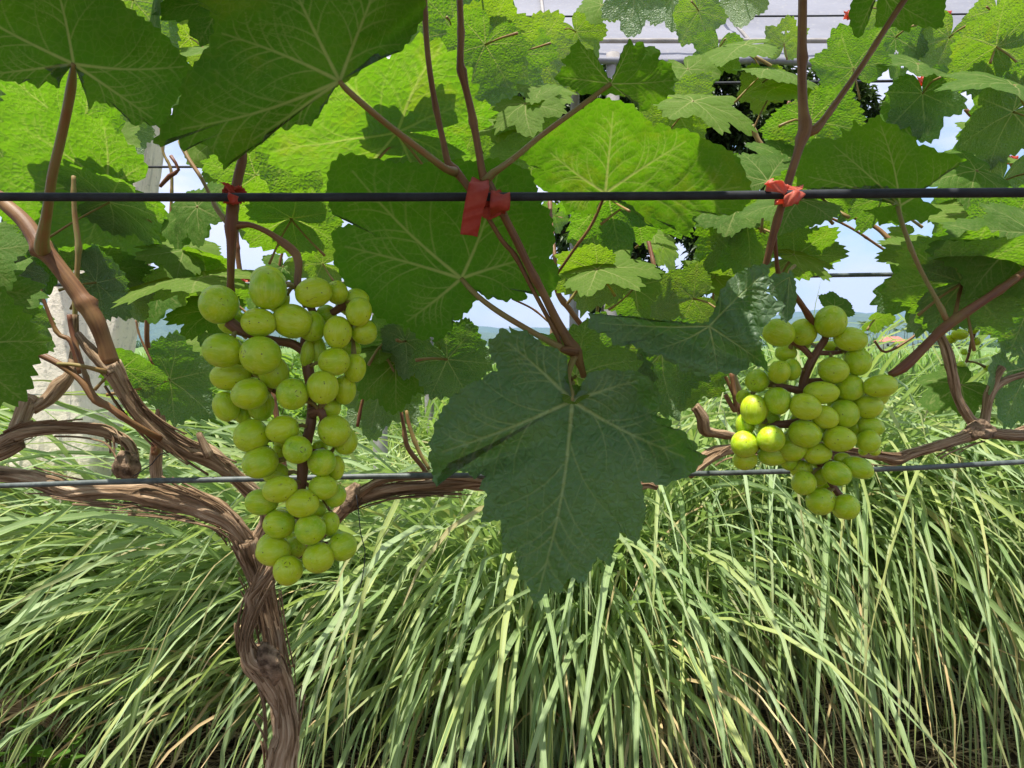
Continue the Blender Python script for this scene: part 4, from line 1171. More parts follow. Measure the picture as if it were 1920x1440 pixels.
# ---- left vine
wood(VL, 'trunk', [(-160, 2970, 34, .76), (-170, 2000, 32, .76), (-190, 1400, 32, .75), (-180, 1050, 32, .73), (-120, 900, 28, .71), (-50, 860, 22, .70), (10, 842, 20, .69), (40, 830, 16, .69)], sides=44, bark=.20, knob=.1, seed=50)
wood(VL, 'arm', [(-40, 850, 18, .70), (0, 832, 16, .69), (30, 815, 15, .685), (70, 806, 13, .68), (120, 803, 12, .68), (170, 806, 12, .68), (210, 815, 13, .68), (240, 832, 13, .68), (250, 860, 14, .68), (240, 880, 22, .68), (238, 895, 17, .68)], sides=44, bark=.16, knob=.1, seed=51, label='looped arm ending in a knotty stub')
wood(VL, 'knot', [(243, 848, 14, .675), (238, 872, 25, .672), (240, 892, 20, .674)], 'knot', sides=40, bark=.11, knob=.6, seed=52)
bark_strips(VL, [(0, 832, 16, .69), (70, 806, 13, .68), (210, 815, 13, .68), (240, 880, 20, .68)], 24, 53)
wood(VL, 'stub', [(22, 830, 14, .70), (34, 800, 17, .70), (48, 765, 20, .705), (55, 752, 21, .71), (66, 758, 16, .71)], sides=30, bark=.18, knob=.12, seed=54, label='cut stub beside the dark hanging leaf')
wood(VL, 'stub', [(60, 768, 14, .71), (90, 748, 15, .715), (112, 722, 17, .72), (132, 700, 12, .72), (140, 650, 9, .73), (140, 590, 8, .73)], 'bark', 30, .004, .12, .15, 55)
cane(VL, [(140, 600, 6, .73), (144, 520, 6, .73), (147, 460, 7, .73), (140, 400, 6, .73), (138, 330, 5, .73)], 'petiole', 56)
cane(VL, [(70, 530, 4, .72), (105, 620, 5, .72), (132, 640, 6, .72), (150, 700, 6, .72)], 'shoot', 57)
wood(VL, 'fallen_branch', [(-260, 1255, 24, 1.95), (-100, 1290, 26, 2.0), (0, 1312, 26, 2.02), (60, 1325, 24, 2.05), (105, 1352, 22, 2.1), (150, 1392, 17, 2.2), (200, 1440, 12, 2.3)], sides=36, step=.008, bark=.1, knob=.1, seed=58, label='dark old branch curving down into the grass at the lower left')

# ---- right vine
wood(VR, 'trunk', [(2080, 2720, 30, .86), (2090, 1800, 28, .86), (2100, 1200, 26, .86), (2070, 900, 22, .85), (2000, 825, 16, .84), (1940, 818, 14, .83), (1880, 815, 12, .82), (1838, 806, 16, .81)], sides=40, bark=.20, knob=.1, seed=60)
wood(VR, 'arm', [(1850, 806, 16, .81), (1830, 808, 18, .808), (1800, 822, 12, .80), (1750, 838, 11, .79), (1705, 852, 12, .785), (1680, 862, 15, .78), (1655, 856, 12, .775), (1610, 850, 10, .77), (1560, 852, 10, .76), (1500, 852, 10, .75), (1440, 848, 10, .74), (1395, 838, 12, .73), (1350, 850, 10, .72), (1310, 878, 9, .71), (1295, 893, 7, .70)], sides=40, bark=.16, knob=.14, seed=61, label='arm running left behind the right grape bunch')
bark_strips(VR, [(1850, 806, 16, .81), (1750, 838, 11, .79), (1680, 862, 15, .78), (1395, 838, 12, .73), (1310, 878, 9, .71)], 34, 62)
wood(VR, 'arm', [(1400, 835, 11, .73), (1375, 818, 10, .725), (1340, 812, 11, .72), (1322, 806, 15, .718), (1318, 785, 13, .716), (1308, 768, 10, .715), (1303, 762, 10, .715)], sides=32, bark=.18, knob=.18, seed=63, label='short branch with a cut stub left of the right grape bunch')
wood(VR, 'arm', [(1385, 838, 8, .725), (1340, 845, 9, .72), (1310, 860, 8, .715), (1290, 868, 6, .71)], sides=24, bark=.2, knob=.1, seed=64)
wood(VR, 'arm', [(1838, 806, 14, .81), (1815, 780, 10, .808), (1795, 745, 10, .806), (1788, 715, 12, .804), (1780, 680, 12, .80), (1768, 640, 10, .80), (1745, 605, 9, .80), (1725, 575, 8, .80), (1718, 566, 8, .80)], sides=32, bark=.20, knob=.12, seed=65, label='grey upright arm ending in a cut')
wood(VR, 'arm', [(1845, 805, 13, .81), (1850, 770, 9, .812), (1858, 735, 11, .815), (1880, 715, 9, .82), (1925, 700, 9, .83), (2000, 680, 8, .84)], sides=28, bark=.20, knob=.12, seed=66)
wood(VR, 'stub', [(1855, 738, 9, .815), (1868, 705, 9, .812), (1880, 688, 8, .81)], sides=20, bark=.18, knob=.2, seed=67)
wood(VR, 'knot', [(1815, 815, 10, .80), (1838, 805, 20, .80), (1862, 808, 12, .80)], 'knot', sides=36, bark=.11, knob=.6, seed=68)
cane(VR, [(1990, 450, 9, .56), (1920, 510, 10, .56), (1875, 543, 10, .558), (1830, 573, 11, .556), (1790, 600, 13, .555), (1760, 624, 11, .554), (1722, 662, 12, .552), (1692, 690, 13, .55), (1668, 703, 7, .55)], 'shoot', 70, label='dark cane slanting down to a cut end near the right grape bunch')
cane(VR, [(1683, 388, 5, .60), (1692, 420, 5.5, .59), (1708, 465, 5.5, .58), (1728, 510, 5.5, .57), (1755, 560, 5.5, .56), (1775, 600, 7, .556)], 'petiole', 71)
cane(VR, [(1805, 528, 4, .60), (1797, 560, 4, .58), (1790, 595, 6, .558)], 'shoot', 72)
cane(VR, [(1880, 545, 5, .86), (1880, 590, 7, .86), (1885, 625, 6, .86), (1905, 650, 6, .86), (1940, 675, 6, .86)], 'petiole', 73, name='tendril')
cane(VR, [(1890, 583, 3.5, .86), (1860, 582, 3.5, .86), (1835, 590, 4, .86), (1815, 612, 4, .86)], 'shoot', 74)
cane(VR, [(1592, 404, 4, .95), (1640, 425, 5, .94), (1668, 450, 6, .93), (1690, 480, 4, .92)], 'cane', 75)

# ---- next row: trunks and thin canes
def back_vine(v, pts, seed, canes):
    x0 = v.location.x; Y = v.location.y; p0 = pts[0]
    wood(v, 'trunk', pts, sides=20, step=.015, bark=.12, knob=.1, seed=seed)
    for i, c in enumerate(canes):
        cane(v, c, ('cane', 'petiole', 'shoot')[i % 3], seed + i + 1, sides=9)
back_vine(VB[0], [(535, 2050, 22, 1.30), (530, 1400, 20, 1.30), (520, 1250, 17, 1.30), (478, 1060, 14, 1.30), (440, 985, 13, 1.3), (380, 945, 13, 1.3), (310, 925, 14, 1.29), (292, 880, 13, 1.28), (300, 790, 13, 1.25), (310, 720, 10, 1.22), (303, 700, 12, 1.2)], 80, [
    [(308, 770, 9, 1.22), (304, 720, 10, 1.2), (288, 680, 7, 1.18), (276, 640, 6, 1.16), (277, 560, 6, 1.15), (272, 470, 6, 1.13)],
    [(312, 735, 8, 1.2), (312, 680, 8, 1.2), (310, 636, 8, 1.2)],
    [(318, 660, 3, 1.1), (350, 625, 4, 1.1), (365, 600, 3, 1.1)],
    [(285, 680, 3, 1.1), (262, 630, 2.5, 1.1), (255, 600, 2.5, 1.1)],
    [(178, 575, 6, .95), (182, 500, 5.5, .92), (186, 430, 5, .9), (190, 388, 4, .88)],
    [(455, 540, 6, 1.2), (446, 480, 6, 1.2), (444, 420, 5, 1.2), (450, 340, 5, 1.2), (462, 200, 4, 1.25)],
    [(520, 520, 3.5, 1.0), (530, 470, 3.5, 1.0), (545, 415, 3.5, 1.0)],
    [(300, 500, 3, 1.3), (315, 450, 3, 1.3), (322, 330, 4, 1.3), (305, 280, 3, 1.3), (300, 200, 3, 1.3)],
    [(310, 800, 10, 1.2), (290, 850, 9, 1.2), (300, 790, 9, 1.2)],
    [(535, 900, 9, 1.3), (520, 790, 7, 1.3), (512, 740, 7, 1.3), (500, 660, 6, 1.3)],
    [(700, 820, 8, 1.1), (690, 740, 6, 1.1), (712, 640, 6, 1.05), (716, 600, 5, 1.0)],
])
back_vine(VB[1], [(545, 1880, 18, 1.45), (527, 1400, 17, 1.45), (500, 1130, 12, 1.45), (540, 1045, 8, 1.45), (600, 995, 8, 1.45), (665, 930, 8, 1.44), (800, 905, 8, 1.43), (1000, 900, 10, 1.42), (1030, 700, 9, 1.4), (1040, 600, 8, 1.4)], 110, [
    [(802, 905, 6, .70), (795, 880, 6, .70), (765, 840, 6, .70), (757, 800, 5, .70), (752, 770, 4, .70)],
    [(805, 880, 5, .72), (785, 845, 5, .72), (768, 800, 5, .72), (762, 770, 4, .72)],
    [(670, 800, 4, .70), (680, 750, 4, .70), (700, 690, 4, .70), (712, 655, 4, .70)],
    [(1094, 615, 6, 1.0), (1068, 580, 7, 1.0), (1045, 545, 7, 1.0), (1040, 480, 5, 1.0), (1032, 400, 5, 1.05), (1030, 300, 5, 1.1)],
    [(1120, 590, 4, .8), (1122, 540, 4, .8), (1124, 505, 4, .8)],
    [(1270, 565, 5, .9), (1245, 530, 6, .9), (1230, 510, 5, .9), (1215, 450, 5, .92), (1198, 405, 4, .95)],
    [(1040, 520, 3.5, .62), (1075, 470, 3.5, .60), (1110, 420, 4, .59), (1135, 362, 4, .58)],
    [(1150, 470, 5, 1.2), (1165, 440, 5, 1.2), (1150, 405, 5, 1.2)],
    [(1240, 730, 5, .66), (1246, 700, 5, .66), (1250, 672, 4, .66)],
    [(960, 560, 2.5, .9), (1000, 580, 2.5, .9), (1030, 605, 2.5, .9)],
    [(1410, 235, 6, 1.3), (1420, 260, 6, 1.3), (1435, 290, 6, 1.3), (1450, 380, 6, 1.3)],
    [(1480, 190, 4, 1.3), (1468, 230, 4, 1.3), (1458, 270, 4, 1.3)],
])
back_vine(VB[2], [(2100, 1970, 18, 1.35), (2100, 1200, 16, 1.35), (2010, 828, 9, 1.35), (1880, 814, 7, 1.34), (1840, 802, 9, 1.33), (1795, 745, 6, 1.32), (1776, 670, 6, 1.3), (1740, 600, 5, 1.3)], 140, [
    [(1890, 360, 6, 1.2), (1905, 320, 7, 1.2), (1880, 285, 6, 1.2), (1855, 250, 5, 1.2), (1810, 205, 5, 1.2)],
    [(1830, 150, 3, 1.0), (1850, 115, 3, 1.0), (1868, 88, 3, 1.0)],
    [(1785, 165, 6, 1.2), (1750, 150, 6, 1.2), (1720, 120, 5, 1.2), (1690, 95, 6, 1.2), (1650, 60, 5, 1.2)],
    [(1360, 740, 6, .9), (1380, 770, 6, .9), (1372, 700, 6, .9)],
    [(1395, 800, 10, 1.0), (1385, 740, 10, 1.0), (1370, 690, 8, 1.0)],
    [(1395, 790, 4, .9), (1375, 740, 4, .9), (1355, 695, 4, .9)],
    [(1640, 640, 3, .9), (1660, 660, 3, .9), (1700, 640, 3, .9), (1740, 610, 3, .9)],
    [(1400, 100, 4, 1.2), (1440, 120, 4, 1.2), (1480, 150, 4, 1.2)],
    [(1355, 340, 4, 1.1), (1310, 400, 4, 1.0), (1345, 450, 4, 1.0), (1390, 490, 4, 1.0)],
    [(1540, 400, 3, 1.2), (1600, 430, 3, 1.2), (1660, 470, 3, 1.2)],
])

# ---- big hanging leaf in the centre (upper side to the viewer)
hero_leaf(VM, (1073, 752), [
    (1068, 747), (1055, 717), (1063, 690), (1063, 670), (1045, 655), (1034, 650), (1023, 650), (1004, 634), (983, 618), (972, 622), (955, 612), (958, 624), (940, 613), (930, 632), (918, 636), (916, 652), (919, 667), (931, 684),
    (933, 695), (913, 701), (905, 712), (888, 716), (873, 724), (858, 738), (848, 742), (837, 760), (830, 764), (822, 785), (812, 798), (815, 812), (804, 828), (808, 845), (802, 855), (811, 880), (811, 898), (818, 913), (822, 893), (836, 874), (848, 864),
    (861, 884), (878, 886), (888, 898), (902, 886), (909, 893), (898, 915), (914, 925), (906, 950), (902, 980), (920, 978), (938, 974), (941, 1000), (942, 1039), (955, 1036), (967, 1034), (970, 1062), (974, 1086), (988, 1090), (996, 1118), (1003, 1146),
    (1012, 1126), (1025, 1112), (1034, 1102), (1044, 1112), (1052, 1113), (1060, 1092), (1073, 1080), (1084, 1092), (1096, 1093), (1106, 1070), (1119, 1044), (1132, 1052), (1146, 1063), (1150, 1030), (1165, 994), (1180, 1010), (1194, 1023), (1203, 990), (1211, 962), (1207, 930), (1202, 903),
    (1225, 906), (1248, 912), (1264, 900), (1280, 898), (1298, 888), (1310, 875), (1326, 855), (1306, 848), (1308, 832), (1290, 822), (1284, 808), (1258, 805), (1260, 788), (1230, 782), (1238, 765), (1241, 747), (1232, 728), (1217, 708), (1187, 694), (1163, 696), (1140, 692), (1107, 697), (1096, 710), (1090, 728), (1080, 745)],
    [(1008, 1120), (822, 850), (950, 640), (1200, 712), (1290, 860)], .462, 'T', ax=.10, ay=-.10, curl=.13, teeth=(3.5, 17), wave=.006,
    ridge=((860, 880, 1, -.35, 26, .10), (1130, 780, 1, .5, 40, .07), (1000, 680, .2, 1, 45, -.05), (1220, 790, .6, 1, 30, .13)),
    label='big dark green leaf hanging in the centre, upper side showing', pet=[(1072, 735, 4, .466), (1066, 712, 4.5, .475), (1070, 690, 5, .49), (1078, 668, 6, .503)], seed=5, Mn=760, K=110, quilt=1.0)
# small bract leaves at its foot
place_leaf(VM, 1074, 740, -100, 34, 'T', .464, 20, 20, .75, LEAF_MD[1], [(1075, 728, .47, 3), (1076, 716, .48, 3)])
place_leaf(VM, 1076, 742, -55, 32, 'T', .466, 30, -30, .6, LEAF_MD[2], [(1076, 730, .47, 3), (1076, 716, .48, 3)])

# ---- dark round leaf behind the tape (underside)
hero_leaf(VM, (865, 522), [
    (868, 524), (885, 545), (903, 548), (912, 560), (930, 557), (945, 566), (962, 560), (980, 566), (988, 556), (985, 545), (1000, 548), (1020, 560), (1034, 556), (1040, 540), (1050, 525), (1046, 505), (1040, 490), (1030, 485), (1038, 465), (1040, 440), (1036, 418), (1030, 395), (1016, 382), (1004, 350), (1000, 332),
    (990, 318), (972, 312), (960, 303), (930, 296), (900, 300), (880, 303), (860, 298), (838, 300), (812, 302), (792, 308), (770, 303), (745, 306), (720, 300), (690, 296), (665, 288), (640, 290), (625, 302), (615, 320), (614, 345), (610, 365), (618, 385), (622, 400), (650, 412), (662, 420),
    (640, 425), (624, 432), (622, 450), (628, 470), (624, 490), (636, 508), (645, 530), (660, 545), (668, 560), (690, 575), (700, 590), (718, 598), (732, 608), (750, 606), (770, 618), (790, 640), (808, 632), (822, 640), (838, 625), (846, 618), (848, 598), (862, 602), (870, 588), (884, 580), (885, 568), (900, 562), (890, 552), (876, 540)],
    [(655, 315), (640, 460), (760, 605), (935, 320), (1010, 480)], .515, 'U', ax=.05, ay=.25, curl=-.08, teeth=(5, 19), wave=.008,
    ridge=((800, 440, 1, 1.2, 60, -.05),), label='dark round leaf behind the red tape, underside with pale veins', pet=[(880, 540, 5, .513), (905, 563, 5, .51), (940, 588, 5.5, .507), (990, 618, 5.5, .503), (1030, 640, 6, .50), (1062, 658, 7, .50)], seed=6, Mn=640, K=90, quilt=.4)

# ---- big leaf at the top (underside) with its lower lobe folded down
hero_leaf(VM, (637, 152), [
    (640, 156), (655, 150), (668, 140), (688, 122), (700, 100), (722, 104), (735, 98), (755, 92), (772, 70), (780, 55), (790, 40), (798, 10), (792, -30), (770, -70), (720, -110), (660, -130), (590, -140), (520, -130), (450, -110), (400, -70), (372, -20), (362, 0), (380, 10), (392, 22), (402, 38), (400, 60), (388, 90), (372, 110), (360, 128),
    (345, 145), (336, 165), (340, 182), (326, 205), (312, 225), (300, 245), (288, 268), (300, 276), (315, 262), (332, 262), (345, 284), (362, 270), (380, 268), (398, 284), (412, 300), (420, 316), (436, 302), (455, 290), (470, 282), (488, 270), (496, 255), (520, 238), (540, 242), (560, 232), (580, 236), (600, 215), (598, 200), (612, 195), (618, 172), (630, 162)],
    [(330, 245), (410, 60), (520, -90), (720, -60), (470, 265)], .40, 'U', ax=.04, ay=.34, curl=-.10, teeth=(6, 24), wave=.012,
    ridge=((560, 220, -.9, .8, 34, .16), (480, 100, 1, .1, 60, .05)), label='large leaf at the top left of centre with its lower lobe hanging down', pet=[(650, 168, 5.5, .405), (700, 212, 6, .42), (745, 248, 6, .44), (800, 290, 6.5, .455), (835, 316, 7, .47), (852, 322, 9, .48)], seed=7, Mn=640, K=90, quilt=.35)

# ---- big leaf in the top left corner (underside)
hero_leaf(VM, (138, 120), [
    (142, 126), (158, 140), (155, 160), (165, 182), (166, 205), (180, 190), (200, 195), (222, 205), (240, 222), (256, 238), (268, 228), (290, 236), (310, 240), (318, 215), (325, 195), (338, 180), (348, 160), (362, 130), (350, 112), (330, 90), (310, 66), (285, 45), (262, 30), (235, 10), (215, -10), (180, -50), (130, -80),
    (60, -100), (0, -110), (-60, -90), (-110, -50), (-150, 0), (-140, 60), (-100, 100), (-60, 130), (-20, 152), (10, 150), (34, 156), (50, 150), (70, 165), (88, 150), (98, 160), (112, 165), (104, 148), (84, 128), (100, 120), (128, 122)],
    [(290, 225), (350, 125), (90, -80), (-120, -20), (-20, 140)], .42, 'U', ax=.0, ay=.42, curl=-.06, teeth=(5, 22), wave=.010, ridge=((250, 120, 1, .3, 40, .06),),
    label='large leaf in the top left corner, underside showing', pet=[(134, 160, 8.5, .44), (125, 210, 8.5, .46), (112, 270, 8.5, .475), (98, 330, 8.5, .485), (88, 400, 9, .51), (79, 450, 12, .55), (80, 468, 14, .565)], seed=8, Mn=600, K=84, quilt=.35)
# pale turned-over rim beside it and the dark leaf in the gap
place_leaf(VM, 412, 4, 158, 118, 'T', .44, 8, 25, .0, LEAF_HI[0])
place_leaf(VM, 300, -35, 62, 150, 'T', .445, 0, -62, .1, LEAF_HI[2])

# ---- wide bright leaf right of the shoots (underside)
hero_leaf(VM, (1135, 362), [
    (1136, 366), (1150, 376), (1180, 382), (1200, 400), (1215, 420), (1240, 430), (1262, 424), (1284, 444), (1296, 430), (1300, 405), (1330, 398), (1352, 404), (1375, 400), (1390, 395), (1408, 375), (1408, 345), (1396, 322), (1388, 300), (1372, 285), (1350, 272), (1322, 262), (1300, 248), (1282, 240), (1262, 243), (1245, 232), (1225, 236), (1212, 222), (1200, 212), (1188, 196),
    (1160, 190), (1140, 184), (1118, 186), (1100, 196), (1082, 212), (1060, 218), (1040, 240), (1020, 252), (1006, 262), (995, 280), (975, 295), (985, 305), (1005, 312), (996, 330), (1010, 352), (1030, 360), (1048, 372), (1060, 388), (1060, 402), (1078, 396), (1095, 405), (1118, 398), (1122, 380), (1130, 370)],
    [(1030, 285), (1150, 205), (1290, 262), (1395, 350), (1060, 380)], .56, 'U', ax=.15, ay=.55, curl=-.12, teeth=(5, 22), wave=.012, label='wide bright leaf right of the shoots, underside showing', seed=9, Mn=500, K=60, young_sunlit=.12)
# ---- two lobed leaf above it
hero_leaf(VM, (1145, 157), [
    (1148, 150), (1155, 130), (1162, 112), (1168, 92), (1180, 74), (1190, 84), (1200, 76), (1212, 88), (1228, 86), (1238, 100), (1236, 112), (1258, 118), (1262, 135), (1272, 150), (1262, 160), (1264, 176), (1252, 180), (1240, 192), (1222, 196), (1212, 210), (1200, 206), (1196, 194), (1180, 180), (1162, 180), (1148, 176), (1130, 178),
    (1110, 176), (1096, 178), (1080, 172), (1066, 162), (1050, 158), (1040, 148), (1050, 132), (1060, 122), (1052, 112), (1066, 104), (1072, 88), (1084, 74), (1098, 92), (1112, 94), (1118, 108), (1128, 122), (1140, 146)],
    [(1086, 84), (1050, 145), (1182, 84), (1268, 150), (1208, 200)], .50, 'U', ax=-.1, ay=.3, curl=-.1, teeth=(4, 18), wave=.015, label='two lobed leaf with a deep cut above the wide bright leaf',
    pet=[(1130, 168, 4.6, .50), (1095, 195, 5, .497), (1050, 228, 5, .492), (1005, 262, 5, .486), (962, 298, 5.5, .48), (925, 325, 7, .482), (912, 338, 10, .484)], seed=11, Mn=420, K=50, young_sunlit=.1)
# ---- folded dark leaf left of the right bunch (upper side)
hero_leaf(VM, (1330, 612), [
    (1328, 604), (1345, 570), (1352, 545), (1372, 520), (1398, 503), (1420, 497), (1446, 495), (1440, 515), (1450, 528), (1434, 545), (1448, 556), (1474, 574), (1452, 592), (1434, 612), (1424, 632), (1428, 655), (1436, 676), (1442, 698), (1424, 686), (1406, 680), (1400, 692), (1380, 702), (1350, 698), (1310, 706), (1296, 694), (1278, 700), (1272, 684), (1252, 678),
    (1238, 664), (1216, 668), (1205, 655), (1188, 648), (1172, 640), (1166, 650), (1150, 645), (1138, 625), (1120, 622), (1100, 612), (1108, 596), (1100, 588), (1125, 590), (1150, 592), (1185, 594), (1215, 602), (1250, 600), (1285, 606), (1310, 606)],
    [(1120, 606), (1235, 655), (1345, 695), (1430, 680), (1435, 510)], .47, 'T', ax=-.05, ay=-.15, curl=.10, teeth=(4, 20), wave=.012, ridge=((1350, 560, .7, 1, 26, -.20), (1400, 600, .3, 1, 20, .22), (1250, 625, 1, .35, 22, .16), (1320, 680, 1, .2, 16, -.08)),
    label='folded dark leaf draped beside the right grape bunch', seed=12, Mn=520, K=70, quilt=1.2)
hero_leaf(VM, (1480, 520), [(1478, 512), (1484, 505), (1492, 530), (1494, 560), (1488, 590), (1476, 606), (1466, 600), (1460, 590), (1475, 575), (1450, 556), (1436, 545), (1448, 530), (1434, 528), (1446, 516), (1462, 512)],
    [(1476, 600), (1445, 545), (1490, 560)], .495, 'U', curl=-.1, teeth=(3, 14), seed=13, Mn=240, K=30)
# ---- large bright leaf on the right, sharply lobed
hero_leaf(VM, (1688, 385), [
    (1684, 380), (1676, 362), (1665, 350), (1640, 346), (1612, 350), (1580, 352), (1555, 350), (1520, 354), (1496, 350), (1492, 325), (1498, 300), (1506, 278), (1524, 262), (1545, 258), (1562, 262), (1580, 258), (1576, 242), (1596, 246), (1600, 226), (1618, 238), (1632, 222), (1648, 216), (1662, 232), (1680, 232), (1692, 248), (1712, 256), (1722, 272), (1744, 274),
    (1760, 286), (1785, 288), (1812, 300), (1792, 312), (1770, 326), (1752, 342), (1732, 352), (1716, 364), (1735, 378), (1755, 388), (1768, 396), (1745, 404), (1730, 420), (1710, 410), (1690, 426), (1672, 412), (1650, 424), (1640, 402), (1620, 396), (1650, 388), (1676, 386)],
    [(1650, 230), (1510, 330), (1800, 302), (1690, 420), (1560, 270)], .60, 'U', ax=.1, ay=.5, curl=-.15, teeth=(4, 20), wave=.015, ridge=((1690, 300, .1, 1, 24, -.07),), label='large bright leaf on the right below the cable fork', seed=14, Mn=480, K=56, young_sunlit=.1)
# ---- top right underside leaf
hero_leaf(VM, (1650, -20), [
    (1645, -10), (1632, 12), (1628, 40), (1618, 62), (1608, 74), (1600, 60), (1594, 50), (1592, 22), (1600, -10), (1612, -60), (1660, -90), (1720, -80), (1770, -50), (1776, -10), (1770, 30), (1768, 52), (1755, 54), (1742, 50), (1730, 52), (1712, 44), (1704, 60), (1690, 58), (1680, 50), (1660, 54), (1640, 48), (1644, 20)],
    [(1608, 66), (1750, 45), (1690, 52), (1700, -80)], .52, 'U', ax=0, ay=.3, curl=-.1, teeth=(4, 18), seed=15, Mn=320, K=40)

